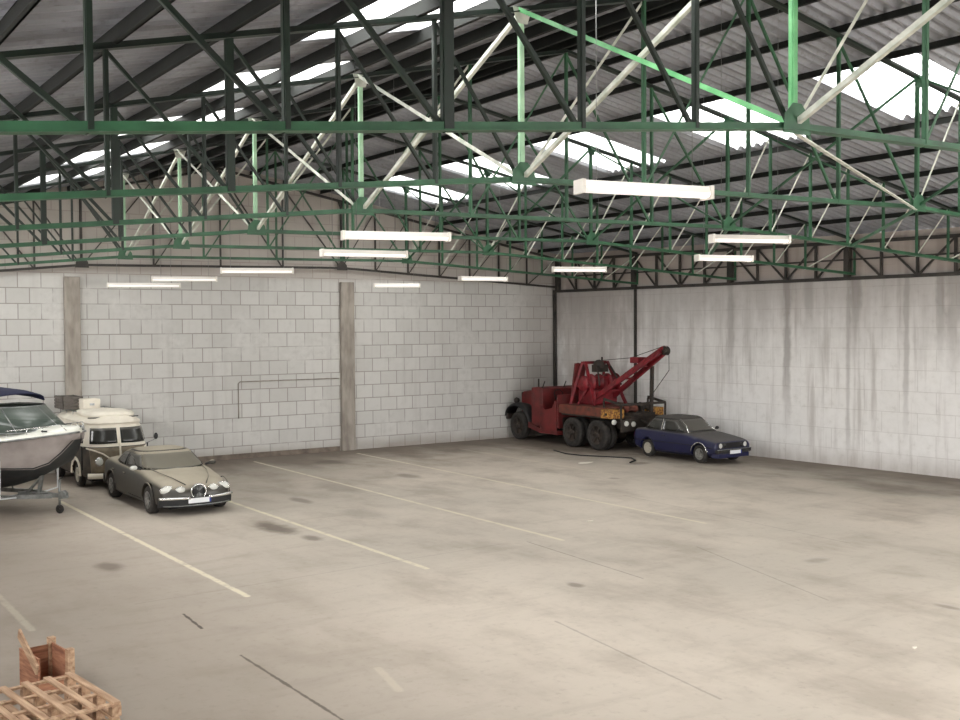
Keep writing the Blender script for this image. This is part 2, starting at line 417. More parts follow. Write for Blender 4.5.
lo_ = bpy.data.objects.new('daylight', l); C.objects.link(lo_); lo_.location = (19.5, YB-.3, 2.8); lo_.rotation_euler = (PI/2, 0, 0)

# ridge cap
struct(MB().prism([(XC-.3, RZ+.06), (XC, RZ+.13), (XC+.3, RZ+.06), (XC+.3, RZ+.09), (XC, RZ+.16), (XC-.3, RZ+.09)], YB-.25, YA+.25, 'y').build('trim_1', M_['roof']))

# ------------------------------------------------------------------ purlins
offs = [.2]+[1.0+1.2*k for k in range(12)]
pur_l = [XC-o for o in offs if XC-o > XL-.2]; pur_r = [12.83, 13.7, 14.85, 16.2, 19.45, 20.9, 22.4, 23.9, 25.4]
def ordn(k): return ['first','second','third','fourth','fifth','sixth','seventh','eighth','ninth','tenth','eleventh','twelfth','thirteenth'][k]
for side, lst in (('left', pur_l), ('right', pur_r)):
    for k, x in enumerate(lst):
        z = roof_z(x)+.0; b = MB(); y0, y1 = YB, YA
        # Z-section purlin
        h = .19 if side == 'left' else .12; b.box(x-.012, x+.012, y0, y1, z-h, z); b.box(x-.012, x+.05, y0, y1, z-.012, z); b.box(x-.05, x+.012, y0, y1, z-h, z-h+.012)
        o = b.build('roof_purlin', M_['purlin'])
        tag(o, 'dark steel purlin, %s from the ridge on the %s roof slope' % (ordn(k), nm if False else side), 'purlin', 'purlins under the %s roof slope' % side)

# ------------------------------------------------------------------ roof trusses
N1, N2 = 8.36, 16.9
def bot(x):
    if x < N1: return 6.07-.10*(N1-x)
    if x > N2: return 6.2-.055*(x-N2)
    return 6.07+(6.2-6.07)*(x-N1)/(N2-N1)
def top(x): return roof_z(x)-.23
left = [N1-1.31*k for k in range(7)]; right = [N2+1.31*k for k in range(1, 7)]
mid = [N1+2.135*k for k in range(1, 4)]
def make_truss(x_end, mats, full=True):
    t = empty('roof_truss')
    xs = sorted([XL+.02]+left+mid+[N2]+right)
    xs = [x for x in xs if x < x_end-.4]+[x_end]
    g, gl, pl, dk = mats
    # chords: pairs of angles
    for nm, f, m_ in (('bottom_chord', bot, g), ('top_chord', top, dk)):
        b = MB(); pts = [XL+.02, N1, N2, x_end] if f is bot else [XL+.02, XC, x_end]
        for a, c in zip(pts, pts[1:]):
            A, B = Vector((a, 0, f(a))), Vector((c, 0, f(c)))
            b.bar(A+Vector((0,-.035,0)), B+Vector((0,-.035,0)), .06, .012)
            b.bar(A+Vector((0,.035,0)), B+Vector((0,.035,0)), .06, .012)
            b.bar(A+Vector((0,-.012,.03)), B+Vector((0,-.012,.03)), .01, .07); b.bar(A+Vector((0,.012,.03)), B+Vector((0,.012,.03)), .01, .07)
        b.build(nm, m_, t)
    for x in xs:
        if x in (xs[0],): continue
        w = .06 if abs(x-N1) < .01 or abs(x-N2) < .01 else .085 if abs(x-4.43) < .02 else .038
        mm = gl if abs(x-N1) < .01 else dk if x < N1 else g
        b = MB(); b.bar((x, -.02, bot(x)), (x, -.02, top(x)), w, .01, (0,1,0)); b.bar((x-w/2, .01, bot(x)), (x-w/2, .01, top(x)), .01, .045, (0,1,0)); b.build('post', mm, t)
    for a, c in zip(xs, xs[1:]):
        if a < N1-.01: P, Q = (a, top(a)), (c, bot(c))           # falls to the right
        elif a > N2-.01: P, Q = (a, bot(a)), (c, top(c))          # rises to the right
        elif a < XC-.1: P, Q = (a, bot(a)), (c, top(c))
        else: P, Q = (a, top(a)), (c, bot(c))
        mm = dk if a < N1-.01 else pl if (a > N2-.01 or abs(a-N1) < .01) else g
        b = MB(); b.angle((P[0], .015, P[1]), (Q[0], .015, Q[1]), .034, .007, (0,1,0))
        o = b.build('diagonal', mm, t)
        if mm is pl: o['label'] = 'pale diagonal'
    for x, s_ in ((N1, 1), (N2, 1)):                              # gusset plates at the main joints
        z = bot(x); b = MB(); b.prism([(x-.2, z-.05), (x+.2, z-.05), (x+.17, z+.13), (x+.06, z+.24), (x-.06, z+.24), (x-.17, z+.13)], -.048, -.04, 'y')
        b.build('gusset_plate', g, t)
        z = top(x); b = MB(); b.prism([(x-.15, z+.04), (x+.15, z+.04), (x+.08, z-.16), (x-.08, z-.16)], -.03, -.022, 'y')
        b.build('gusset_plate', pl if x == N1 else g, t)
    return t
tg = (M_['green'], M_['green_light'], M_['pale'], M_['dark'])
# truss ends follow the skewed right wall, so each has its own length
names_t = {0:'truss over the viewer',1:'nearest green roof truss, its web cut by the top of the picture',2:'second green roof truss from the viewer',3:'third green roof truss from the viewer',
           4:'fourth green roof truss from the viewer',5:'fifth green roof truss from the viewer',6:'sixth green roof truss, next before the far wall girder'}
TV = [V0+BAY*i for i in range(-1, 6)]
for i, y in enumerate(TV):
    t = make_truss(xr(y)-.05, tg if i < 2 else (M_['green'], M_['pale_green'], M_['pale'], M_['dark'])); t.location = (0, y, 0)
    tag(t, names_t[i], 'roof truss', 'green roof trusses across the hall')
t = make_truss(XR-.03, (M_['brown'],)*4); t.location = (0, YA-.12, 0); tag(t, 'dark brown gable girder along the top of the far block wall', 'girder')

# longitudinal cross bracing between trusses on the two main joint lines
for x, nm, sw in ((N1, 'left', .05), (N2, 'right', .035)):
    for i in range(0, 6):
        ya_, yb_ = TV[i], TV[i+1]; t = empty('cross_brace', (x, ya_, 0)); d = yb_-ya_
        mm = M_['pale'] if x == N1 else M_['green']
        b = MB(); b.angle((.03, 0, top(x)), (.03, d, bot(x)+.03), sw, .008); b.build('brace_bar', mm, t)
        b = MB(); b.angle((-.03, 0, bot(x)+.03), (-.03, d, top(x)), sw, .008); b.build('brace_bar', M_['green_light'] if (i == 1 and x == N1) else mm, t)
        tag(t, '%s cross brace between the %s and %s roof trusses, on the %s joint line' % ('pale' if x == N1 else 'green', *[['overhead','first','second','third','fourth','fifth','sixth'][j] for j in (i, i+1)], nm), 'brace', 'cross braces on the %s joint line' % nm)
# flat bracing at bottom-chord level on the right-hand side
flat = [((N2, 2), (20.9, 3), 'green'), ((N2, 1), (20.9, 2), 'green'), ((N2, 3), (20.9, 4), 'green'), ((N1, 1), (N2, 2), 'pale')]
wd = ['overhead','first','second','third','fourth']
for a, c, cn in flat:
    P = Vector((a[0], TV[a[1]], bot(a[0])-.03)); Q = Vector((c[0], TV[c[1]], bot(c[0])-.03)); d = (Q-P).normalized()*.12
    o = MB().angle(P+d, Q-d, .045, .007).build('wind_brace', M_['green'] if cn == 'green' else M_['pale'])
    tag(o, '%s flat wind brace running from the %s roof truss to the %s, below chord level' % (cn, wd[a[1]], wd[c[1]]), 'brace', 'flat wind braces')

# ------------------------------------------------------------------ lattice girder on the right wall
t = empty('lattice_girder'); b1 = MB(); b2 = MB()
gx = lambda y: xr(y)-.12
zb, zt_ = 5.55, 6.98
def gzt(y): return min(zt_, roof_z(gx(y))-.22)+.0
for z, nm, w in ((zb, 'bottom_chord', .1), (6.1, 'rail', .05)):
    b = MB(); b.bar((gx(YA-.3), YA-.3, z), (gx(YB+.1), YB+.1, z), w, w); b.build(nm, M_['brown'], t)
b = MB(); b.bar((gx(YA-.3), YA-.3, roof_z(gx(YA))-.28), (gx(YB+.1), YB+.1, roof_z(gx(YB))-.28), .1, .1); b.build('top_chord', M_['brown'], t)
ys = []; y = YA-.32
TVW = [28.7, 24.4, 20.1, 15.7, 11.3, 7, 2.6]
nodes = [YA-.32]
for tv in TVW:
    a = nodes[-1]
    for k in (1,2,3,4): nodes.append(a+(tv-a)*k/4)
for k, y in enumerate(nodes):
    heavy = k % 4 == 0
    b = MB(); w = .16 if heavy else .07; b.bar((gx(y), y, zb), (gx(y), y, roof_z(gx(y))-.28), w, w, (0,1,0)); b.build('post', M_['brown'], t)
for k in range(len(nodes)-1):
    a, c = nodes[k], nodes[k+1]; up = (k % 4) < 2
    za, zc = (roof_z(gx(a))-.3, zb) if up else (zb, roof_z(gx(c))-.3)
    b = MB(); b.bar((gx(a), a, za), (gx(c), c, zc), .05, .05); b.build('diagonal', M_['brown'], t)
tag(t, 'long dark lattice girder along the top of the right-hand wall', 'girder')
# steel posts down the right wall
for k, y in enumerate([28.7, 20.1, 11.3]):
    if k == 0:
        o = MB().box(xr(y)-.1, xr(y)-.02, y-.04, y+.04, 0, zb).build('wall_post', M_['brown']); tag(o, 'thin dark steel post on the right wall behind the red tow truck boom', 'post')
o = MB().box(XR-.14, XR-.04, YA-.16, YA-.06, 0, 5.6).build('wall_post', M_['brown']); tag(o, 'dark steel post standing in the far corner of the hall', 'post')
# concrete columns on the far wall
for x0, x1, lab in ((7.85,8.3,'grey concrete column on the far wall above the van'),(16.86,17.36,'grey concrete column on the far wall between the parking bays')):
    o = MB().box(x0, x1, YA-.16, YA, 0, 5.75).build('wall_column', M_['concrete'], bevel=.02); tag(o, lab, 'column', 'far wall columns')
# low kerb of dark dirt at foot of far wall
struct(MB().box(8.4, 16.8, YA-.05, YA, 0, .16).build('baseboard_back', mat('dark_plinth', lin(96,86,78), .9, col2=lin(130,118,106), nscale=3)))

# pipe on the far wall
b = MB(); b.tube([(13.2, YA-.02, 1.3), (13.2, YA-.02, 2.42), (13.26, YA-.02, 2.48), (16.8, YA-.02, 2.48)], .018, 8)
tag(b.build('wall_conduit', M_['concrete']), 'thin grey conduit running down and across the far block wall', 'conduit')

# ------------------------------------------------------------------ hanging fluorescent lamps
def make_lamp():
    t = empty('fluorescent_lamp')
    L2 = .8
    b = MB(); b.prism([(-.09,.0), (.09,.0), (.05,.07), (-.05,.07)], -L2, L2, 'x'); b.build('housing', M_['white_enamel'], t)
    b = MB(); 
    prof = [(math.sin(a)*.085, -math.cos(a)*.05) for a in [PI*k/8-PI/2 for k in range(9)]]
    b.prism([(p[0], p[1]+.0) for p in prof], -L2+.02, L2-.02, 'x', True); b.build('diffuser', M_['tube'], t)
    for s in (-1, 1): MB().box(s*L2-.02, s*L2+.02, -.095, .095, -.06, .075).build('end_cap', M_['white_enamel'], t)
    return t
proto = make_lamp()
LMP = [(7.5,8.0,-11,'nearest and largest'),(8.1,14.0,-18,'long one left of the middle, lower in front of the second column'),(9.5,17.6,-11,'one just left of and beyond the second-largest'),(10.1,24.0,-25,'one in the left middle under the truss line'),(10.05,28.9,-25,'one beyond it towards the left column'),
       (9.75,31.5,-20,'farthest one at the left by the column'),(17.6,30.4,-22,'farthest small one against the far wall'),(17.4,25.2,-4,'small one left of the corner'),(16.6,20.0,-26,'one left of the corner girder'),(13.2,11.7,-20,'one in the right half, upper of the pair'),(16.5,15.3,-15,'one in the right half, lower of the pair')]
LLAB = ['largest hanging fluorescent lamp, nearest the viewer, in front of the skylights','long hanging fluorescent lamp just above the second column, left of the picture centre','hanging fluorescent lamp directly below and behind the long one above the second column',
        'hanging fluorescent lamp at bottom chord level left of the second column','hanging fluorescent lamp low on the left, second from the left end','faint leftmost hanging fluorescent lamp right of the first column',
        'small faint hanging fluorescent lamp just right of the second column','small hanging fluorescent lamp against the far wall between second column and corner','hanging fluorescent lamp right above the corner of the hall','upper of the two hanging fluorescent lamps before the right wall girder','lower of the two hanging fluorescent lamps before the right wall girder']
for k, (x, y, a, _) in enumerate(LMP):
    t = proto if k == 0 else copy_tree(proto)
    t.location = (x, y, 5.55 if k != 5 else 5.47); t.rotation_euler = (0, 0, math.radians(a)); t.scale = ([.93,1,1,1.03,1.06,1.25,.92,.94,.8,.82,.78][k], 1, 1)
    tag(t, LLAB[k], 'lamp', 'hanging fluorescent lamps')
    for s in (-1, 1):
        q = Vector((x, y, 0))+Matrix.Rotation(math.radians(a), 3, 'Z')@Vector((s*.6, 0, 0))
        c = MB().tube([(s*.6, 0, .07), (s*.6, 0, top(q.x)+.2-5.55)], .004, 5).build('hanger_wire', M_['galv'], t)

# ------------------------------------------------------------------ shared vehicle helpers
M_['rubber'] = mat('tyre_rubber', lin(34,32,30), .85, col2=lin(52,48,44), nscale=9)
M_['chrome'] = mat('chrome', (.75,.75,.73), .2, metal=.9)
M_['steel_rim'] = mat('alloy_rim', lin(150,150,146), .4, metal=.5, col2=lin(110,108,104), nscale=9)
M_['cream_rim'] = mat('cream_rim', lin(176,170,156), .5)
M_['black'] = mat('black_plastic', lin(24,24,25), .6)
M_['under'] = mat('underbody', lin(18,17,16), .9)
M_['lens'] = mat('lamp_lens', lin(205,205,198), .15, spec=.8)
M_['amber'] = mat('amber_lens', lin(190,110,40), .3)
M_['redlens'] = mat('red_lens', lin(130,20,18), .3)
M_['plate'] = mat('plate_white', lin(222,224,226), .5)
M_['plate_blue'] = mat('plate_blue', lin(40,60,140), .5)
def dusty(name, base, dust, amt=.9, rough=.35, lo=.2, hi=.95, base_dirt=.25, glassy=False):
    """paint or glass with real dust lying on the faces that point up"""
    m, g = newmat(name); o = g.obj()
    ge = g.N.new('ShaderNodeNewGeometry'); nz = g.sep(ge.outputs['Normal'])[2]
    n = g.noise(o, 3.5, 6, .6)
    k = g.m('MULTIPLY', g.smooth(nz, lo, hi), amt)
    k = g.m('MULTIPLY', k, g.m('ADD', .8, g.m('MULTIPLY', n, .4)), clamp=True)
    k = g.m('MAXIMUM', k, g.m('MULTIPLY', n, base_dirt))
    g.L.new(g.mix(k, base, dust), g.b.inputs['Base Color'])
    g._set(g.b.inputs['Roughness'], g.m('ADD', rough, g.m('MULTIPLY', k, .5), clamp=True))
    return m
M_['jag'] = dusty('olive_grey_paint', lin(40,38,33), lin(170,161,143), .95, lo=.55, hi=.95, base_dirt=.12)
M_['jag_glass'] = dusty('dusty_glass', lin(30,32,30), lin(116,111,98), .95, .1, .0, .7, .3)
M_['blue'] = dusty('dark_blue_paint', lin(12,17,60), lin(100,97,92), .85, .3, .5, .98, .08)
M_['blue_roof'] = dusty('dark_fabric_roof', lin(40,40,42), lin(96,92,86), .7, .8)
M_['glass'] = dusty('car_glass', lin(22,26,26), lin(110,106,98), .6, .1, .0, .9, .2)

def sharp(o, deg=35):
    for p in o.data.polygons: p.use_smooth = True
    o.data.set_sharp_from_angle(angle=math.radians(deg)); return o
def cr(p0, p1, p2, p3, t):
    return tuple(.5*((2*b)+(-a+c)*t+(2*a-5*b+4*c-d)*t*t+(-a+3*b-3*c+d)*t**3) for a, b, c, d in zip(p0, p1, p2, p3))
def densify(st, n=4):
    o = []
    for i in range(len(st)-1):
        a, b, c, d = st[max(i-1,0)], st[i], st[i+1], st[min(i+2, len(st)-1)]
        for k in range(n): o.append(cr(a, b, c, d, k/n))
    o.append(tuple(st[-1])); return o
def body_loft(st, dens=4):
    """stations (x, z bottom, z shoulder, z top, half width)"""
    rings = []
    for x, zb, zs, zt, hw in densify(st, dens):
        m = zb+.5*(zs-zb)
        half = [(hw*.55, zb), (hw*.86, zb+.01), (hw*.97, zb+.09), (hw*1.0, m), (hw*.985, zs-.07), (hw*.93, zs), (hw*.84, zs+.45*(zt-zs)+.015), (hw*.5, zt-.012)]
        ring = [(x, 0, zb)]+[(x, y, z) for y, z in half]+[(x, 0, zt)]+[(x, -y, z) for y, z in half[::-1]]
        rings.append(ring)
    return MB().loft(rings, True)
def cut(o, cutter):
    md = o.modifiers.new('c', 'BOOLEAN'); md.operation = 'DIFFERENCE'; md.object = cutter; md.solver = 'EXACT'
    dg = bpy.context.evaluated_depsgraph_get(); dg.update()
    me = bpy.data.meshes.new_from_object(o.evaluated_get(dg)); o.modifiers.clear(); o.data = me
    cm = cutter.data; bpy.data.objects.remove(cutter); return o
def wheel(parent, x, y, r, w, side, rim, spokes=7, name='wheel'):
    """side +1: outer face towards +y"""
    o = MB().lathe([(r*.62,-w/2),(r*.9,-w/2),(r*.985,-w*.38),(r,-w*.2),(r,w*.2),(r*.985,w*.38),(r*.9,w/2),(r*.62,w/2),(r*.6,w*.3),(r*.6,-w*.3),(r*.62,-w/2)], 'y', (0,0,0), 28).build(name, M_['rubber'], parent)
    o.location = (x, y, r)
    f = side*w*.5
    b = MB().lathe([(r*.64, f*.9), (r*.63, f*1.02), (r*.57, f*.98), (r*.54, f*.6), (.02, f*.5)], 'y', (0,0,0), 24)
    for k in range(spokes):
        a = 2*PI*k/spokes; c, s = math.cos(a), math.sin(a)
        b.bar((c*.05, f*.85, s*.05), (c*r*.57, f*.85, s*r*.57), .05, .03, (0,1,0))
    b.lathe([(r*.2, f*.6), (r*.2, f*.98), (r*.1, f*1.06), (.001, f*1.08)], 'y', (0,0,0), 16)
    b.build('rim', rim, o); return o
class Stack:
    """closed shell from plan loops stacked in z: levels (z, x_rear, x_front, half_width, exponent)"""
    def __init__(s, lv): s.lv = lv
    def at(s, z):
        L = s.lv; z = min(max(z, L[0][0]), L[-1][0])
        for a, b in zip(L, L[1:]):
            if z <= b[0]+1e-9:
                t = (z-a[0])/(b[0]-a[0]) if b[0] > a[0] else 0; return [p+(q-p)*t for p, q in zip(a, b)]
    def loop(s, z, n=48, grow=0):
        _, xr_, xf, hw, e = s.at(z); xc = (xr_+xf)/2; a = (xf-xr_)/2+grow; b = hw+grow; o = []
        for k in range(n):
            t = 2*PI*k/n; c, q = math.cos(t), math.sin(t)
            rr = (abs(c/a)**e+abs(q/b)**e)**(-1/e) if True else 1
            o.append((xc+c*rr, q*rr, z))
        return o
    def front(s, y, z, off=0, rear=False):
        _, xr_, xf, hw, e = s.at(z); a = (xf-xr_)/2; u = min(abs(y)/hw, .999)
        d = a*(1-u**e)**(1/e)+off; return ((xr_+xf)/2+(-d if rear else d), y, z)
    def side(s, x, z, sg, off=0):
        _, xr_, xf, hw, e = s.at(z); a = (xf-xr_)/2; u = min(abs(x-(xr_+xf)/2)/a, .999)
        return (x, sg*(hw*(1-u**e)**(1/e)+off), z)
    def shell(s, n=64, steps=4, grow=0):
        zs = []
        for a, b in zip(s.lv, s.lv[1:]): zs += [a[0]+(b[0]-a[0])*k/steps for k in range(steps)]
        zs.append(s.lv[-1][0]); return MB().loft([s.loop(z, n, grow) for z in zs], True)
    def patch(s, kind, quad, off=.012, nu=10, nv=5, sg=1, th=.02):
        """quad: four (u,z) corners bl, br, tr, tl; u = y for front/rear, x for side"""
        vs = []; fs = []
        for layer in (off, off-th):
            for j in range(nv+1):
                for i in range(nu+1):
                    a, b = i/nu, j/nv
                    u = (quad[0][0]*(1-a)+quad[1][0]*a)*(1-b)+(quad[3][0]*(1-a)+quad[2][0]*a)*b
                    z = (quad[0][1]*(1-a)+quad[1][1]*a)*(1-b)+(quad[3][1]*(1-a)+quad[2][1]*a)*b
                    vs.append(s.side(u, z, sg, layer) if kind == 'side' else s.front(u, z, layer, kind == 'rear'))
        N = (nu+1)*(nv+1)
        for j in range(nv):
            for i in range(nu):
                q = (j*(nu+1)+i, j*(nu+1)+i+1, (j+1)*(nu+1)+i+1, (j+1)*(nu+1)+i); fs.append(q); fs.append(tuple(N+k for k in q[::-1]))
        rim = [i for i in range(nu)]+[j*(nu+1)+nu for j in range(nv)]+[nv*(nu+1)+i for i in range(nu, 0, -1)]+[j*(nu+1) for j in range(nv, 0, -1)]
        for k in range(len(rim)): a, b = rim[k], rim[(k+1) % len(rim)]; fs.append((a, b, N+b, N+a))
        return MB().add(vs, fs, True)
def arch_cut(body, xs, hw, r, zc):
    b = MB()
    for x in xs:
        for sg in (-1, 1):
            b.lathe([(.001, sg*(hw-.24)), (r, sg*(hw-.24)), (r, sg*(hw+.2)), (.001, sg*(hw+.2))], 'y', (x, 0, zc), 28)
    c = b.build('cutter', M_['under']); cut(body, c)
def arc(x, zc, r, y, a0, a1, n=14):
    return [(x+r*math.cos(a0+(a1-a0)*k/n), y, zc+r*math.sin(a0+(a1-a0)*k/n)) for k in range(n+1)]
def ell(b, c, rx, ry, rz, n=14, m_=8):
    vs = []
    rings = []
    for j in range(m_+1):
        t = PI*j/m_; rings.append([(c[0]+rx*math.cos(t), c[1]+ry*math.sin(t)*math.cos(2*PI*k/n), c[2]+rz*math.sin(t)*math.sin(2*PI*k/n)) for k in range(n)])
    return b.loft(rings, True, False, False)

# ------------------------------------------------------------------ grey-green saloon
def make_saloon():
    t = empty('saloon_car'); P = M_['jag']; ax, r = 1.455, .325
    st = [(2.27,.34,.50,.56,.50),(2.2,.25,.55,.64,.69),(2.05,.21,.61,.73,.80),(1.7,.18,.69,.83,.875),(1.2,.17,.76,.91,.905),(.75,.17,.83,.97,.91),(0,.17,.89,.97,.91),(-1.2,.17,.92,1.0,.91),(-1.7,.19,.93,1.03,.90),(-2.2,.25,.89,1.0,.85),(-2.5,.33,.78,.9,.72),(-2.58,.42,.66,.76,.55)]
    b = body_loft(st).build('body', P, t); arch_cut(b, (ax, -ax), .9, .385, r+.01); sharp(b, 40); b['label'] = 'dusty olive grey bodywork'
    gh = Stack([(.86,-1.95,1.1,.83,3.6),(1.0,-1.74,.82,.79,3.8),(1.13,-1.48,.5,.74,3.8),(1.24,-1.22,.24,.69,3.8),(1.29,-1.05,.08,.64,3.4)])
    o = gh.shell(48, 3).build('cabin', P, t); sharp(o)
    rf = MB().loft([gh.loop(1.285, 48), [(x*.8-.1, y*.82, 1.322) for x, y, z in gh.loop(1.29, 48)], [(x*.4-.3, y*.4, 1.34) for x, y, z in gh.loop(1.29, 48)]], True).build('roof', P, t)
    gh.patch('front', [(-.71,.94),(.71,.94),(.6,1.25),(-.6,1.25)], .012, 16, 6).build('windscreen', M_['jag_glass'], t)['label'] = 'dust-covered windscreen'
    gh.patch('rear', [(-.62,1.0),(.62,1.0),(.5,1.24),(-.5,1.24)], .012, 12, 6).build('rear_window', M_['jag_glass'], t)
    for sg in (-1, 1):
        for q in ([(-.42,.95),(.55,.95),(.1,1.23),(-.42,1.24)], [(-1.35,.98),(-.5,.95),(-.5,1.24),(-1.0,1.22)]):
            gh.patch('side', q, .012, 8, 5, sg).build('side_window', M_['glass'], t)
        mir = ell(MB(), (.62, sg*.95, .99), .06, .09, .06).build('wing_mirror', P if sg > 0 else M_['lens'], t)
        if sg < 0: mir['label'] = 'bright wing mirror'
        MB().tube([(.62, sg*.78, .95), (.62, sg*.92, .98)], .025, 8).build('mirror_arm', M_['black'], mir)
        # door seams and handles
        d = MB(); d.box(-.02, 1.0, sg*.905-.012, sg*.905+.012, .3, .312)
        d.build('sill_strip', M_['black'], t)
        for x in (-.35, -1.25):
            MB().bar((x, sg*.92, .78), (x+.16, sg*.925, .78), .03, .02).build('door_handle', P, t)
        # twin oval headlamps
        for y, rx, ry, rz, x in ((.64,.12,.16,.10,2.06),(.38,.09,.11,.08,2.19)):
            l = ell(MB(), (x, sg*y, .595), rx, ry, rz).build('headlamp', M_['lens'], t)
            ri = MB().tube([(x+.035-abs(math.cos(a))*.02, sg*y+ry*1.02*math.cos(a), .595+rz*1.04*math.sin(a)) for a in [2*PI*k/20 for k in range(20)]], .012, 6, True).build('lamp_ring', M_['chrome'], l)
        ell(MB(), (2.21, sg*.5, .32), .04, .08, .04).build('fog_lamp', M_['lens'], t)
        ell(MB(), (-2.44, sg*.62, .72), .1, .12, .12).build('tail_lamp', M_['redlens'], t)
    # oval grille with chrome surround and bars
    g = ell(MB(), (2.25, 0, .55), .08, .16, .16).build('grille', M_['black'], t); g['label'] = 'dark oval grille'
    MB().tube([(2.3, .17*math.cos(a), .55+.17*math.sin(a)) for a in [2*PI*k/28 for k in range(28)]], .019, 6, True).build('grille_surround', M_['chrome'], g)
    bb = MB()
    for k in range(-4, 5): bb.bar((2.325-.003*k*k, k*.032, .55-.14*(1-(k/5)**2)**.5), (2.325-.003*k*k, k*.032, .55+.14*(1-(k/5)**2)**.5), .006, .006, (0,1,0))
    bb.build('grille_bars', M_['galv'], g)
    # bumper with bright strips
    bp = [(2.33-.25*abs(y/.86)**2.6, y*.98) for y in [-.86+.0717*k for k in range(25)]]
    b = MB().loft([[(x-.1, y, .2), (x, y, .22), (x+.03, y, .34), (x+.01, y, .42), (x-.1, y, .44)] for x, y in bp], True)
    o = b.build('front_bumper', M_['black'], t); sharp(o)
    for sg in (-1, 1):
        MB().tube([(x+.035, y, .42) for x, y in bp if y*sg > .16], .035, 8).build('bumper_strip', M_['chrome'], o)
    MB().tube([(x+.025, y, .245) for x, y in bp if abs(y) < .8], .012, 6).build('lower_strip', M_['galv'], o)
    pl = MB().box(2.36, 2.375, -.26, .26, .30, .41).build('number_plate', M_['plate'], t); MB().box(2.376, 2.378, .22, .26, .30, .41).build('plate_band', M_['plate_blue'], pl)
    bp = [(-2.62+.25*abs(y/.84)**2.6, y) for y in [-.84+.07*k for k in range(25)]]
    MB().loft([[(x+.1, y, .28), (x, y, .3), (x-.02, y, .42), (x, y, .52), (x+.1, y, .54)] for x, y in bp], True).build('rear_bumper', P, t)
    MB().box(-2.3, 2.1, -.6, .6, .16, .3).build('underbody', M_['under'], t)
    for x in (ax, -ax):
        for sg in (-1, 1):
            wheel(t, x, sg*.785, r, .22, sg, M_['steel_rim'], 8)
            MB().tube(arc(x, r+.01, .395, sg*.903, .1, PI-.1), .014, 6).build('arch_lip', P, t)
    # bonnet crease lines
    for sg in (-1, 1):
        MB().tube([(.85, sg*.62, .963), (1.3, sg*.56, .915), (1.8, sg*.42, .835), (2.12, sg*.24, .70)], .012, 6).build('bonnet_crease', P, t)
    return t
t = make_saloon(); t.location = (8.46, 25.9, 0); t.rotation_euler = (0, 0, -PI/2); t.scale = (1, 1, .97)
tag(t, 'dusty olive grey four-door saloon car with oval grille and twin round headlamps', 'car')

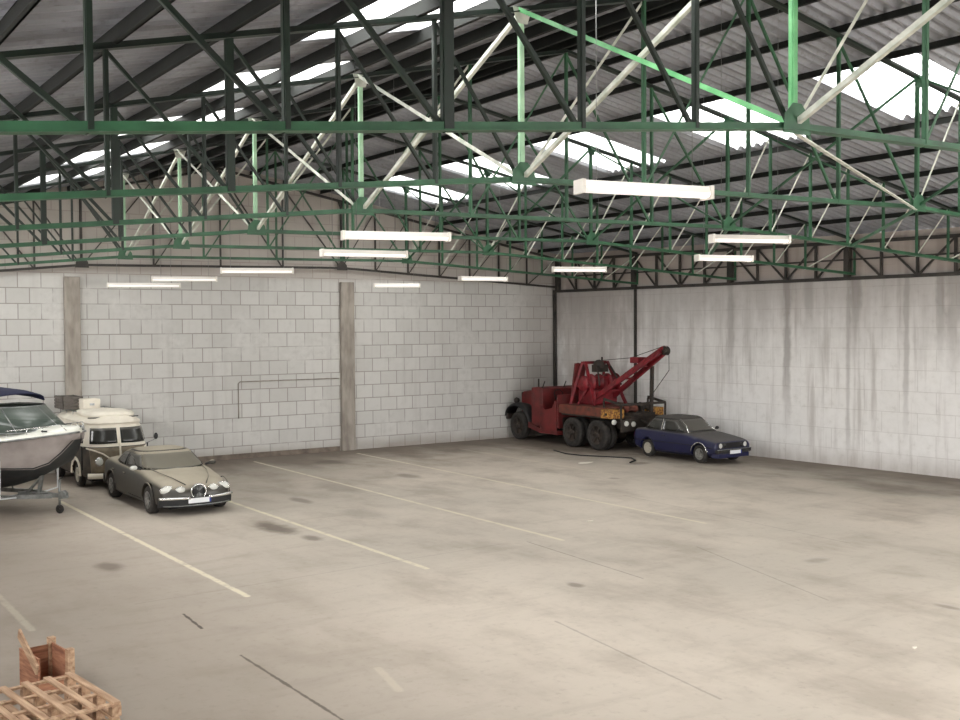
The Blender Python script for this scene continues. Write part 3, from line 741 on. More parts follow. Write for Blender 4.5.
# ------------------------------------------------------------------ blue compact car
def make_compact():
    t = empty('compact_car'); P = M_['blue']; ax, r = 1.19, .29
    st = [(1.88,.34,.58,.62,.76),(1.84,.28,.66,.72,.795),(1.5,.22,.73,.79,.815),(1.0,.2,.79,.86,.825),(.55,.19,.84,.9,.83),(-.6,.19,.87,.92,.83),(-1.4,.2,.88,.93,.825),(-1.8,.25,.87,.91,.8),(-1.9,.32,.8,.84,.76)]
    b = body_loft(st).build('body', P, t); arch_cut(b, (ax, -ax), .82, .345, r+.01); sharp(b, 38)
    gh = Stack([(.84,-1.62,.72,.755,6),(1.0,-1.5,.5,.72,6),(1.2,-1.3,.2,.655,6),(1.31,-1.17,.05,.61,5)])
    o = gh.shell(48, 3).build('cabin', M_['blue_roof'], t); sharp(o); o['label'] = 'dark grey cabin frame'
    MB().loft([gh.loop(1.305, 48, .02), gh.loop(1.31, 48, .02), [(x*.9-.05, y*.88, 1.355) for x, y, z in gh.loop(1.31, 48)], [(x*.5-.3, y*.5, 1.375) for x, y, z in gh.loop(1.31, 48)]], True).build('roof', M_['blue_roof'], t)['label'] = 'dusty dark grey roof'
    gh.patch('front', [(-.64,.92),(.64,.92),(.54,1.28),(-.54,1.28)], .012, 14, 6).build('windscreen', M_['glass'], t)
    gh.patch('rear', [(-.6,.95),(.6,.95),(.5,1.26),(-.5,1.26)], .012, 12, 6).build('rear_window', M_['glass'], t)
    for sg in (-1, 1):
        gh.patch('side', [(-.52,.92),(.42,.92),(.0,1.27),(-.52,1.27)], .014, 8, 5, sg).build('side_window', M_['glass'], t)
        gh.patch('side', [(-1.35,.95),(-.62,.92),(-.62,1.27),(-1.05,1.27)], .014, 8, 5, sg).build('side_window', M_['glass'], t)
        q = [gh.side(-.57, z, sg, .02) for z in (.92, 1.28)]; MB().bar(q[0], q[1], .035, .02, (0,sg,0)).build('door_pillar', M_['chrome'], t)['label'] = 'bright door pillar'
        q = [gh.side(x, z, sg, .012) for x, z in ((.56,.9), (.34,1.09), (.04,1.29))]; MB().tube(q, .026, 6).build('windscreen_pillar', M_['chrome'], t)['label'] = 'bright windscreen pillar'
        mir = ell(MB(), (.36, sg*.9, .97), .05, .085, .055).build('wing_mirror', M_['black'], t)
        MB().tube([(.38, sg*.76, .93), (.37, sg*.86, .96)], .02, 6).build('mirror_arm', M_['black'], mir)
        MB().bar((-.5, sg*.835, .76), (-.34, sg*.84, .76), .03, .02).build('door_handle', M_['black'], t)
        MB().tube([(1.75, sg*.828, .52), (.6, sg*.843, .55), (-1.7, sg*.835, .55)], .014, 6).build('side_moulding', M_['black'], t)
        for x in (ax, -ax):
            wheel(t, x, sg*.715, r, .18, sg, M_['steel_rim'] if x > 0 else M_['cream_rim'], 9)
            MB().tube(arc(x, r+.01, .355, sg*.828, .15, PI-.15), .016, 6).build('arch_trim', M_['chrome'] if x > 0 else P, t)
        l = MB().lathe([(.001,.03),(.05,.028),(.085,.012),(.09,-.03)], 'x', (1.87, sg*.56, .585), 18).build('headlamp', M_['lens'], t)
        MB().lathe([(.001,.03),(.04,.028),(.062,.012),(.066,-.03)], 'x', (1.87, sg*.37, .585), 16).build('inner_headlamp', M_['glass'], t)
        MB().box(1.78, 1.86, sg*.70-.05, sg*.70+.05, .52, .64).build('indicator', M_['amber'], t)
        MB().box(-1.93, -1.86, sg*.6-.13, sg*.6+.13, .6, .76).build('tail_lamp', M_['redlens'], t)
    g = MB().box(1.84, 1.885, -.66, .66, .5, .67).build('grille', M_['black'], t)
    bb = MB()
    for k in range(5): bb.box(1.88, 1.892, -.27, .27, .515+.032*k, .525+.032*k)
    bb.build('grille_bars', M_['under'], g)
    b = MB(); b.prism([(1.86,-.8),(1.97,-.76),(2.0,-.5),(2.0,.5),(1.97,.76),(1.86,.8)], .36, .47, 'z'); o = b.build('front_bumper', M_['black'], t, bevel=.02)
    MB().tube([(1.965,-.78,.47),(2.005,-.5,.475),(2.005,.5,.475),(1.965,.78,.47)], .012, 6).build('bumper_strip', M_['galv'], o)
    b = MB(); b.prism([(-1.88,-.8),(-1.99,-.76),(-2.0,-.5),(-2.0,.5),(-1.99,.76),(-1.88,.8)], .38, .5, 'z'); b.build('rear_bumper', M_['black'], t, bevel=.02)
    pl = MB().box(2.0, 2.012, -.26, .26, .33, .44).build('number_plate', M_['plate'], t); MB().box(2.013, 2.015, .22, .26, .33, .44).build('plate_band', M_['plate_blue'], pl)
    MB().prism([(1.7,-.78),(1.93,-.7),(1.93,.7),(1.7,.78)], .2, .34, 'z').build('front_apron', P, t, bevel=.02)
    MB().box(-1.7, 1.7, -.55, .55, .17, .3).build('underbody', M_['under'], t)
    for sg in (-1, 1): MB().tube([(.2, sg*.35-.1, .93), (.62, sg*.35+.05, .925)], .008, 5).build('wiper', M_['black'], t)
    return t
t = make_compact(); t.location = (24.8, 24.42, 0); t.rotation_euler = (0, 0, -PI/2); t.scale = (.95, .95, .97)
tag(t, 'dark blue two-door compact car with dusty bonnet beside the red tow truck', 'car')

# ------------------------------------------------------------------ split-screen camper van
M_['van_low'] = mat('faded_brown_paint', lin(122,110,90), .6, col2=lin(96,86,70), nscale=5)
M_['van_side'] = mat('dull_dark_side', lin(74,66,56), .6, col2=lin(56,50,44), nscale=4)
M_['van_cream'] = mat('cream_paint', lin(232,226,210), .5, col2=lin(218,210,194), nscale=2)
M_['rack_grey'] = mat('weathered_grey_wood', lin(112,106,100), .8, col2=lin(84,78,72), nscale=6, stretch=(1,6,1))
def make_van():
    t = empty('camper_van')
    lo = Stack([(.30,-2.0,2.0,.80,5),(.42,-2.06,2.08,.86,5),(.8,-2.08,2.10,.875,5),(1.12,-2.07,2.07,.87,5)])
    up = Stack([(1.12,-2.07,2.07,.87,5),(1.22,-2.06,2.03,.86,5),(1.62,-2.0,1.9,.79,4.6),(1.72,-1.97,1.86,.76,4.2)])
    b = lo.shell(64, 3).build('lower_body', M_['van_side'], t); arch_cut(b, (1.0, -1.25), .875, .37, .33); sharp(b, 40); b['label'] = 'dull dark brown lower sides'
    sharp(up.shell(64, 3).build('upper_body', M_['van_cream'], t), 40)
    # white roof with a visor edge
    MB().loft([up.loop(1.70, 64, .03), up.loop(1.72, 64, .05), up.loop(1.75, 64, .04), [(x*.97, y*.9, 1.83) for x, y, z in up.loop(1.72, 64)], [(x*.9, y*.65, 1.89) for x, y, z in up.loop(1.72, 64)], [(x*.6, y*.3, 1.91) for x, y, z in up.loop(1.72, 64)]], True).build('roof', M_['van_cream'], t)
    MB().loft([[(x*.5+.72, y*.8, 1.84) for x, y, z in up.loop(1.72, 40)], [(x*.5+.72, y*.84, 1.93) for x, y, z in up.loop(1.72, 40)], [(x*.48+.7, y*.8, 1.98) for x, y, z in up.loop(1.72, 40)], [(x*.3+.6, y*.4, 2.01) for x, y, z in up.loop(1.72, 40)]], True).build('roof_hatch', M_['van_cream'], t)
    MB().tube([(1.42+.24*math.sqrt(max(0, 1-(y/.7)**2)), y, 1.855) for y in [-.66+.11*k for k in range(13)]], .016, 6).build('hatch_seal', M_['black'], t)
    # brown front panel with the cream V moulding
    lo.patch('front', [(-.70,.42),(.70,.42),(.74,1.1),(-.74,1.1)], .01, 16, 6).build('front_panel', M_['van_low'], t)['label'] = 'faded brown front panel'
    vm = []
    for sg in (-1, 1):
        pts = [lo.front(sg*y, z, .02) for y, z in ((.0,.5),(.1,.62),(.25,.8),(.45,.95),(.66,1.04),(.78,1.08))]
        MB().tube(pts, .022, 6).build('front_moulding', M_['van_cream'], t)
        l = MB().lathe([(.001,.05),(.06,.045),(.095,.02),(.105,-.03)], 'x', lo.front(sg*.52, .74, -.0), 18).build('headlamp', M_['lens'] if sg < 0 else M_['glass'], t)
        MB().lathe([(.098,.02),(.12,.02),(.12,-.04)], 'x', lo.front(sg*.52, .74, 0), 18).build('lamp_ring', M_['chrome'], l)
        w_ = up.patch('front', [(sg*.05,1.2),(sg*.72,1.2),(sg*.66,1.6),(sg*.05,1.6)], .015, 10, 5).build('windscreen', M_['glass'], t); w_['label'] = 'split windscreen half'
        for x0, x1 in ((.75,1.55),(-.25,.6),(-1.05,-.35),(-1.8,-1.15)):
            up.patch('side', [(x0,1.2),(x1,1.2),(x1-(.1 if x1 > 1.4 else 0),1.58),(x0,1.58)], .014, 6, 4, sg).build('side_window', M_['glass'], t)
        mir = ell(MB(), (1.75, sg*1.06, 1.3), .03, .06, .09).build('wing_mirror', M_['black'], t)
        MB().tube([lo.side(1.6, 1.1, sg), (1.7, sg*1.02, 1.2), (1.75, sg*1.05, 1.28)], .01, 6).build('mirror_arm', M_['galv'], mir)
        for x in (1.0, -1.25): wheel(t, x, sg*.74, .32, .17, sg, M_['cream_rim'], 5)
        # pale wheel arch on the front
        b = MB(); a0 = arc(1.0, .33, .38, sg*.875, .0, PI); a1 = arc(1.0, .33, .48, sg*.885, .0, PI)
        k = len(a0); b.add(a0+a1+[(x, y-sg*.04, z) for x, y, z in a0+a1], [(i, i+1, k+i+1, k+i) for i in range(k-1)]+[(2*k+i, 3*k+i, 3*k+i+1, 2*k+i+1) for i in range(k-1)]+[(k+i, k+i+1, 3*k+i+1, 3*k+i) for i in range(k-1)]+[(i, 2*k+i, 2*k+i+1, i+1) for i in range(k-1)])
        b.build('wheel_arch', M_['van_cream'], t)['label'] = 'pale wheel arch'
        for x in (.68, 1.62): MB().box(x-.006, x+.006, sg*.862-.015, sg*.862+.022, .5, 1.12).build('door_seam', M_['black'], t)
    MB().bar(lo.front(0,.5,.03), lo.front(0,1.2,.03), .05, .03, (1,0,0)).build('centre_strip', M_['van_cream'], t)
    bp = [(2.17-.22*abs(y/.8)**3, y) for y in [-.8+.1*k for k in range(17)]]
    o = MB().loft([[(x-.03, y, .3), (x+.02, y, .3), (x+.04, y, .38), (x+.02, y, .44), (x-.03, y, .44)] for x, y in bp], True).build('front_bumper', M_['van_cream'], t)
    MB().box(-1.9, 1.9, -.7, .7, .22, .36).build('underbody', M_['under'], t)
    b = MB()
    for sg in (-1, 1): b.tube([(-1.7, sg*.62, 1.93), (.2, sg*.62, 1.95)], .014, 6)
    for x in (-1.6, -.9, -.2): b.tube([(x, -.62, 1.93), (x, .62, 1.93)], .012, 6); b.tube([(x, -.62, 1.8), (x, -.62, 1.94)], .01, 6); b.tube([(x, .62, 1.8), (x, .62, 1.94)], .01, 6)
    b.build('roof_rack', M_['galv'], t)
    return t
t = make_van(); t.location = (8.2, 30.85, 0); t.rotation_euler = (0, 0, -PI/2)
tag(t, 'old split-screen camper van with cream roof and brown front behind the saloon', 'van')
# load on the van roof
def slat_box(w_, d, h, m_, name):
    t = empty(name); n = 4
    for (x0, x1, y0, y1) in ((-w_/2, w_/2, -d/2, -d/2+.02), (-w_/2, w_/2, d/2-.02, d/2), (-w_/2, -w_/2+.02, -d/2, d/2), (w_/2-.02, w_/2, -d/2, d/2)):
        b = MB()
        for k in range(n): b.box(x0, x1, y0, y1, h*k/n+.008, h*(k+1)/n-.008)
        b.build('side_slats', m_, t)
    MB().box(-w_/2+.01, w_/2-.01, -d/2+.01, d/2-.01, 0, .02).build('base_board', m_, t)
    b = MB()
    for sx in (-1, 1):
        for sy in (-1, 1): b.box(sx*(w_/2-.04)-.02, sx*(w_/2-.04)+.02, sy*(d/2-.04)-.02, sy*(d/2-.04)+.02, 0, h)
    b.build('corner_posts', m_, t); return t
t = slat_box(.55, 1.0, .36, M_['rack_grey'], 'roof_crate'); t.location = (7.72, 32.1, 1.945)
tag(t, 'weathered grey slatted crate on the back of the van roof', 'crate')
t = empty('roof_case', (8.12, 31.45, 1.945))
MB().prism([(-.3,0),(.3,0),(.3,.22),(.22,.3),(-.3,.3)], -.24, .24, 'x').build('case_body', M_['van_cream'], t, bevel=.03)
MB().box(-.06, .06, -.34, -.3, .12, .18).build('latch', M_['galv'], t)
tag(t, 'white box beside the grey crate on the van roof', 'box')

# ------------------------------------------------------------------ motor boat on trailer
M_['gel'] = mat('white_gelcoat', lin(236,236,226), .3, col2=lin(220,220,208), nscale=3)
M_['hull_grey'] = mat('grey_hull_side', lin(158,150,146), .4, col2=lin(140,132,128), nscale=3)
M_['hull_dark'] = mat('dark_antifoul', lin(34,38,40), .6, col2=lin(52,54,54), nscale=4)
M_['navy'] = mat('navy_canvas', lin(34,38,66), .8)
M_['boat_glass'] = dusty('tinted_screen', lin(70,80,74), lin(110,116,108), .4, .15)
def make_boat():
    t = empty('motor_boat'); L = 5.9
    # local x: 0 at bow tip, negative aft
    def hb(x):   # gunwale half beam
        u = min(1, -x/2.6); return 1.16*(1-(1-u)**2.3)**.62 if u > 0 else .02
    def zg(x): return 1.66+.26*max(0, 1+x/2.6)**1.4
    xs = [-.0, -.06, -.16, -.32, -.55, -.85, -1.25, -1.8, -2.5, -3.4, -4.5, -L]
    rg, rd, rb = [], [], []
    hull_g, hull_d, deck = [], [], []
    for x in xs:
        w_ = max(hb(x), .02); z = zg(x); u = min(1, -x/1.7)
        KT = [(0,1.84),(-.1,1.68),(-.3,1.42),(-.55,1.18),(-.85,.97),(-1.25,.78),(-1.8,.62),(-2.5,.5),(-9,.46)]   # raked stem, then keel
        zk = [a[1]+(b_[1]-a[1])*(x-a[0])/(b_[0]-a[0]) for a, b_ in zip(KT, KT[1:]) if a[0] >= x >= b_[0]][0]
        zc = max(zk+.015, 1.08); wc = w_*(.5+.36*min(1, -x/2.5))
        kx = x
        line = zc+.02
        hull_g.append([(x, w_, z), (x, w_*.99, z-.05), (x, w_*.93, z-.18), (x, wc*1.04, zc+.08), (x, wc, zc)])
        hull_d.append([(x, wc, zc), (x, wc*.6, zc-(zc-zk)*.45), (x, 0, zk), (x, -wc*.6, zc-(zc-zk)*.45), (x, -wc, zc)])
        deck.append([(x, w_+.02, z-.04), (x, w_+.03, z+.02), (x, w_*.9, z+.06), (x, w_*.55, z+.10+.12*min(1, -x/1.2)), (x, 0, z+.12+.16*min(1, -x/1.2)), (x, -w_*.55, z+.10+.12*min(1, -x/1.2)), (x, -w_*.9, z+.06), (x, -w_-.03, z+.02), (x, -w_-.02, z-.04)])
    o = MB().loft(hull_g, True, False, False, False); 
    o.loft([[(x, -y, z) for x, y, z in r] for r in hull_g], True, False, False, False)
    o.build('hull_side', M_['hull_grey'], t)['label'] = 'grey hull side'
    hd = MB().loft(hull_d, True, False, False, False)
    hd.add([hull_g[-1][k] for k in range(5)]+[hull_d[-1][2]]+[(p[0], -p[1], p[2]) for p in hull_g[-1][::-1]], [tuple(range(11))])
    hd.build('hull_bottom', M_['hull_dark'], t)['label'] = 'dark hull bottom'
    MB().loft(deck, True, True, True, True).build('deck', M_['gel'], t)
    # black pinstripe, rub rail
    for sg in (-1, 1):
        MB().tube([(x, sg*(max(hb(x), .02)*(.5+.36*min(1, -x/2.5))*1.03+.008), [r for r in hull_g if r[0][0] == x][0][4][2]+.03) for x in xs[1:]], .014, 6).build('hull_stripe', M_['black'], t)
        MB().tube([(x, sg*(max(hb(x), .02)+.03), zg(x)-.02) for x in xs], .022, 8).build('rub_rail', M_['galv'], t)
        # grab rail with stanchions
        rr = MB(); pts = [(x, sg*(max(hb(x), .05)*.86), zg(x)+.20) for x in (-.25,-.55,-.85,-1.25,-1.7)]
        rr.tube([(pts[0][0]+.1, pts[0][1]*.8, zg(-.2)+.06)]+pts+[(-1.85, sg*hb(-1.85)*.86, zg(-1.8)+.07)], .011, 6)
        for p in pts[1:-1]: rr.tube([p, (p[0], p[1]*1.02, p[2]-.13)], .009, 6)
        rr.build('grab_rail', M_['chrome'], t)
        for x in (-.5, -1.6): MB().tube([(x-.07, sg*hb(x)*.93, zg(x)+.1), (x+.07, sg*hb(x)*.93, zg(x)+.1)], .016, 6).build('deck_cleat', M_['black'], t)
    # deck hatch
    MB().box(-1.35, -.95, -.25, .25, 1.99, 2.03).build('deck_hatch', M_['black'], t, bevel=.01)
    MB().tube([(-.02,0,zg(0)+.1), (.06,0,zg(0)+.1), (.06,0,zg(0)+.02)], .03, 8).build('bow_roller', M_['galv'], t)
    # wrap-round windscreen
    n = 20; base, top_ = [], []
    for k in range(n+1):
        a = -PI/2+PI*k/n; c, s = math.cos(a), math.sin(a)
        c = math.copysign(abs(c)**.7, c)
        base.append((-2.1+1.5*c, .98*s, 2.0-.10*abs(s))); top_.append((-2.45+1.25*c, .84*s, 2.46))
    base = [(-3.1, -.98, 1.86)]+base+[(-3.1, .98, 1.86)]; top_ = [(-3.3, -.84, 2.40)]+top_+[(-3.3, .84, 2.40)]
    ws = MB().loft([base, top_], True, False, False, False).build('windscreen', M_['boat_glass'], t, solid=.012)
    fr = MB().tube(top_, .018, 6); fr.tube(base, .016, 6)
    for k in (5, 11, 17): fr.tube([base[k], top_[k]], .014, 6)
    fr.build('windscreen_frame', M_['galv'], ws)
    # navy canopy over the cockpit
    rings = []
    for j, x in enumerate((-1.8, -2.15, -2.8, -3.7, -4.6)):
        zt2 = (2.72, 2.80, 2.86, 2.86, 2.8)[j]; r = []
        for k in range(13):
            a = PI*k/12; r.append((x, 1.0*math.cos(a), zt2-.2+.2*math.sin(a)**.6))
        rings.append(r)
    MB().loft(rings, True, False, False, False).build('canopy', M_['navy'], t, solid=.03)['label'] = 'navy blue canvas canopy'
    b = MB()
    for x0, x1 in ((-2.6,-1.85),(-3.2,-3.1),(-3.9,-4.5)):
        for sg in (-1, 1): b.tube([(x0, sg*1.02, 1.74), (x1, sg*1.0, 2.4)], .013, 6)
    b.build('canopy_frame', M_['galv'], t)
    return t
BA = math.radians(-52)
tb = make_boat(); tb.location = (6.28, 25.05, 0); tb.rotation_euler = (0, 0, BA)
tag(tb, 'white motor boat with grey hull side and navy canopy on a trailer', 'boat')
def make_trailer():
    t = empty('boat_trailer'); g = M_['galv']
    b = MB()
    for sg in (-1, 1): b.bar((-1.3, sg*.5, .42), (-5.9, sg*.62, .42), .07, .09); b.bar((-.35, sg*.05, .42), (-1.3, sg*.5, .42), .07, .09)
    for x in (-1.3, -3.3, -5.6): b.bar((x, -.62, .4), (x, .62, .4), .06, .06, (0,0,1))
    b.build('frame', g, t)
    MB().bar((-1.3,0,.44), (-.15,0,.44), .09, .09).build('drawbar', g, t)
    c = MB().prism([(-.18,.36),(.02,.38),(.02,.5),(-.05,.56),(-.18,.54)], -.05, .05, 'y').build('coupling', g, t, bevel=.01)
    ell(MB(), (.0,0,.42), .05, .05, .05).build('coupling_ball', g, c)
    j = MB().tube([(-.3,.14,.16),(-.3,.14,.78)], .028, 10).build('jockey_post', g, t)
    MB().tube([(-.3,.14,.78),(-.3,.24,.8),(-.3,.24,.86)], .01, 6).build('jockey_handle', M_['black'], j)
    MB().lathe([(.03,-.03),(.085,-.028),(.1,-.015),(.1,.015),(.085,.028),(.03,.03)], 'y', (-.3,.14,.1), 18).build('jockey_wheel', M_['rubber'], j)
    w_ = MB(); w_.bar((-.75,0,.45), (-.62,0,1.05), .07, .07); w_.bar((-1.1,0,.45), (-.66,0,.85), .05, .05); w_.build('winch_post', g, t)
    q = MB().lathe([(.05,-.09),(.09,-.09),(.09,-.08),(.04,-.07),(.04,.07),(.09,.08),(.09,.09),(.05,.09)], 'y', (-.68,0,1.02), 16).build('winch', M_['hull_dark'], t)
    MB().tube([(-.68,.09,1.02),(-.68,.16,1.02),(-.55,.16,1.1),(-.55,.24,1.1)], .01, 6).build('winch_handle', g, q)
    for sg in (-1, 1):
        MB().bar((-1.7, sg*.42, .6), (-5.6, sg*.5, .6), .08, .06).build('bunk', M_['rack_grey'], t)
        b = MB()
        for x in (-1.9, -3.4, -5.3): b.tube([(x, sg*.5, .44), (x, sg*.46, .58)], .02, 6)
        b.build('bunk_bracket', g, t)
        b = MB(); b.tube([(-1.0, sg*.45, .42), (-1.0, sg*.95, .46), (-1.0, sg*.95, 1.3)], .022, 8); b.build('guide_pole', M_['plate'], t)
        wheel(t, -3.9, sg*.98, .3, .18, sg, M_['steel_rim'], 6)
        MB().loft([[(x, sg*.87, z), (x, sg*1.1, z)] for x, y, z in arc(-3.9, .3, .38, 0, .1, PI-.1)], True, False, False, False).build('mudguard', M_['galv'], t, solid=.012)
    MB().bar((-3.9,-.9,.3), (-3.9,.9,.3), .06, .06, (0,0,1)).build('axle', g, t)
    return t
tt = make_trailer(); tt.location = (6.28-.42*math.cos(BA), 25.05-.42*math.sin(BA), 0); tt.rotation_euler = (0, 0, BA)
tag(tt, 'galvanised boat trailer with jockey wheel and winch post under the boat', 'trailer')

# ------------------------------------------------------------------ red tow truck
M_['truck_red'] = mat('faded_red_paint', lin(112,32,32), .6, col2=lin(80,28,26), nscale=3)
M_['crane_red'] = mat('red_crane_paint', lin(134,26,36), .5, col2=lin(92,22,28), nscale=4)
M_['deck_red'] = mat('rusty_deck', lin(118,58,44), .8, col2=lin(80,48,38), nscale=5)
M_['truck_dark'] = mat('greasy_dark_steel', lin(38,33,29), .7, col2=lin(58,48,40), nscale=6)
M_['yellow'] = mat('worn_yellow', lin(184,136,60), .7, col2=lin(120,76,42), nscale=14, lo=.45, hi=.55)
def make_truck():
    t = empty('tow_truck'); R, K, D, A = M_['truck_red'], M_['crane_red'], M_['deck_red'], M_['truck_dark']
    HW = 1.12
    # local x forward; 0 = middle of rear bogie; front axle 3.85
    b = MB()
    for sg in (-1, 1): b.box(-1.75, 4.4, sg*.42-.05, sg*.42+.05, .72, .95)
    for x in (-1.6,-.6,.6,1.8,3.0,4.2): b.box(x-.06, x+.06, -.42, .42, .74, .9)
    b.build('chassis', A, t)
    FA = 3.85
    for sg in (-1, 1):
        wheel(t, FA, sg*.93, .52, .26, sg, A, 5)
        for x in (-.66, .66):
            wheel(t, x, sg*.98, .52, .24, sg, A, 6, 'wheel'); wheel(t, x, sg*.70, .52, .24, sg, A, 0, 'inner_wheel')
    for x in (FA, -.66, .66):
        ax_ = MB().tube([(x,-.9,.52),(x,.9,.52)], .06, 10); ell(ax_, (x,0,.52), .2, .2, .22); ax_.build('axle', A, t)
    # front: rounded black fenders, hood, radiator grille, bumper
    for sg in (-1, 1):
        pts = [(4.58,.92),(4.5,1.12),(4.25,1.3),(3.9,1.36),(3.55,1.28),(3.25,1.05),(3.05,.72)]
        pts = [cr(*[pts[min(max(i+d,0),6)] for d in (-1,0,1,2)], k/3) for i in range(6) for k in range(3)]+[pts[-1]]
        b = MB().loft([[(x, sg*.62, z-.02), (x, sg*.8, z+.01), (x, sg*1.05, z), (x, sg*1.12, z-.05), (x, sg*1.12, z-.12), (x, sg*1.05, z-.05), (x, sg*.62, z-.07)] for x, z in pts], True)
        b.build('front_fender', M_['black'], t)['label'] = 'black rounded front fender'
        l = MB().lathe([(.001,.06),(.09,.05),(.115,.0),(.1,-.08),(.03,-.14)], 'x', (4.35, sg*.74, 1.42), 18).build('headlamp', A, t)
        MB().tube([(4.3, sg*.74, 1.2), (4.3, sg*.74, 1.32)], .02, 6).build('lamp_bracket', A, l)
    b = MB().loft([[(x, -w_, .95), (x, -w_, z-.2), (x, -w_*.8, z-.05), (x, 0, z), (x, w_*.8, z-.05), (x, w_, z-.2), (x, w_, .95)] for x, w_, z in ((4.45,.42,1.78),(3.9,.46,1.84),(3.2,.56,1.92),(2.9,.66,1.96))], True)
    sharp(b.build('bonnet', R, t), 40)
    gr = MB().box(4.45, 4.5, -.4, .4, .95, 1.72).build('grille', A, t, bevel=.03); bb = MB()
    for k in range(9): bb.box(4.5, 4.515, -.32+.08*k-.01, -.32+.08*k+.01, 1.0, 1.66)
    bb.build('grille_bars', R, gr)
    MB().box(4.5, 4.62, -1.05, 1.05, .72, .92).build('front_bumper', A, t, bevel=.02)
    # open cab: cowl box, windscreen frame, low door panels, seat, steering wheel, back panel
    b = MB(); b.prism([(2.95,.6),(2.95,1.98),(2.55,2.02),(2.3,1.95),(2.3,1.1),(2.45,.6)], -HW+.02, HW-.02, 'y'); sharp(b.build('cowl', R, t, bevel=.03), 30)
    fr = MB(); 
    for y in (-.98, 0, .98): fr.tube([(2.45, y, 1.95), (2.3, y, 2.22 if y else 2.2)], .022, 6)
    fr.build('windscreen_stub', A, t)
    for sg in (-1, 1):
        b = MB(); b.prism([(2.4,.5),(2.4,1.35),(2.1,1.22),(1.7,1.3),(1.55,1.55),(1.45,1.55),(1.45,.5),(2.2,.42)], sg*HW-.02, sg*HW+.02, 'y'); b.build('door_panel', R, t, bevel=.01)
        b = MB(); b.prism([(3.1,.52),(3.1,.72),(2.3,.5),(1.4,.5),(1.4,.36),(2.4,.36)], sg*.86, sg*1.13, 'y') if sg > 0 else b.prism([(3.1,.52),(3.1,.72),(2.3,.5),(1.4,.5),(1.4,.36),(2.4,.36)], -1.13, -.86, 'y')
        b.build('running_board', R, t)
        b = MB(); b.box(1.5, 2.0, sg*.55-.35, sg*.55+.35, 1.05, 1.22); b.box(1.42, 1.52, sg*.55-.35, sg*.55+.35, 1.2, 1.7); b.build('seat', A, t, bevel=.03)
    MB().box(1.36, 1.42, -HW, HW, .6, 1.78).build('cab_back', R, t)
    sw = MB().tube([(2.1+.05*math.sin(a), .5+.2*math.cos(a), 1.72+.2*math.sin(a)) for a in [2*PI*k/20 for k in range(20)]], .014, 6, True)
    sw.tube([(2.1,.3,1.72),(2.1,.7,1.72)], .01, 6); sw.tube([(2.1,.5,1.72),(2.45,.5,1.45)], .02, 6); sw.build('steering_wheel', M_['black'], t)
    b = MB(); b.tube([(2.7,.95,1.98),(2.66,.98,2.3)], .03, 8); b.build('air_intake', A, t)
    MB().tube([(1.3,-.95,.9),(1.3,-.95,2.85)], .05, 10).build('exhaust_stack', A, t)
    # deck
    b = MB(); b.box(-1.0, 1.3, -HW-.02, HW+.02, 1.36, 1.46); b.box(-1.0, 1.3, HW-.04, HW+.03, 1.16, 1.38); b.box(-1.0, 1.3, -HW-.03, -HW+.04, 1.16, 1.38); b.build('deck', D, t, bevel=.01)
    b = MB(); b.box(-1.2, 1.2, .75, 1.1, 1.10, 1.16); b.box(-1.2, 1.2, -1.1, -.75, 1.10, 1.16); b.build('rear_fender', A, t)
    lk = MB().box(-1.55, -.98, HW-.5, HW+.06, 1.12, 1.42).build('tool_locker', M_['yellow'], t, bevel=.02); lk['label'] = 'worn yellow locker at the rear corner'
    MB().box(-1.3, -1.2, HW+.06, HW+.08, 1.22, 1.3).build('locker_latch', A, lk)
    MB().box(-1.55, -.98, -HW-.06, -HW+.5, 1.12, 1.42).build('tool_locker', M_['yellow'], t, bevel=.02)
    b = MB(); b.box(-1.85, -.95, -.62, .62, 1.0, 1.2); b.box(-1.9, -1.8, -1.05, 1.05, .7, 1.1); b.box(-1.86,-1.2,-.5,.5,1.2,1.3); b.build('tail_deck', A, t, bevel=.02)
    # rear bed side rails and clutter
    b = MB()
    for sg in (-1, 1): b.bar((-.95, sg*1.0, 1.75), (-1.8, sg*1.0, 1.6), .06, .08)
    b.bar((-1.8,-1.0,1.6), (-1.8,1.0,1.6), .06, .08, (0,0,1))
    for x, y in ((-.95,1),(-1.8,1),(-.95,-1),(-1.8,-1),(-1.8,0)): b.bar((x,y,1.1), (x,y,1.7 if x > -1 else 1.6), .05, .05)
    b.build('rear_rail', A, t)
    for x, y, r_ in ((-1.35,-.45,.16),(-1.5,.3,.13),(-1.3,.05,.1)):
        MB().lathe([(.02,-.2),(r_,-.2),(r_,-.17),(r_*.6,-.15),(r_*.6,.15),(r_,.17),(r_,.2),(.02,.2)], 'y', (x,y,1.3+r_), 16).build('cable_drum', A if y < 0 else D, t)
    for y, z in ((.86,.98),(.55,.95),(-.55,.95),(-.86,.98)):
        MB().lathe([(.001,-.05),(.06,-.045),(.085,-.015),(.09,.03)], 'x', (-1.92,y,z), 16).build('work_lamp', M_['lens'] if y > 0 else M_['redlens'], t)
    for y in (.86,): MB().lathe([(.001,-.05),(.07,-.045),(.09,-.015),(.09,.03)], 'x', (-1.62,1.14,1.02), 16).build('side_lamp', M_['lens'], t)
    # crane: machinery house (A-frame, winch drums), operator screen, boom, jib post
    b = MB()
    for sg in (-1, 1):
        b.bar((1.15, sg*.72, 1.46), (.75, sg*.5, 2.95), .09, .09); b.bar((-.15, sg*.72, 1.46), (.6, sg*.5, 2.95), .09, .09); b.bar((.95, sg*.62, 2.1), (.2, sg*.62, 2.1), .07, .07)
        b.bar((.75, sg*.72, 1.46), (.2, sg*.55, 2.3), .06, .06)
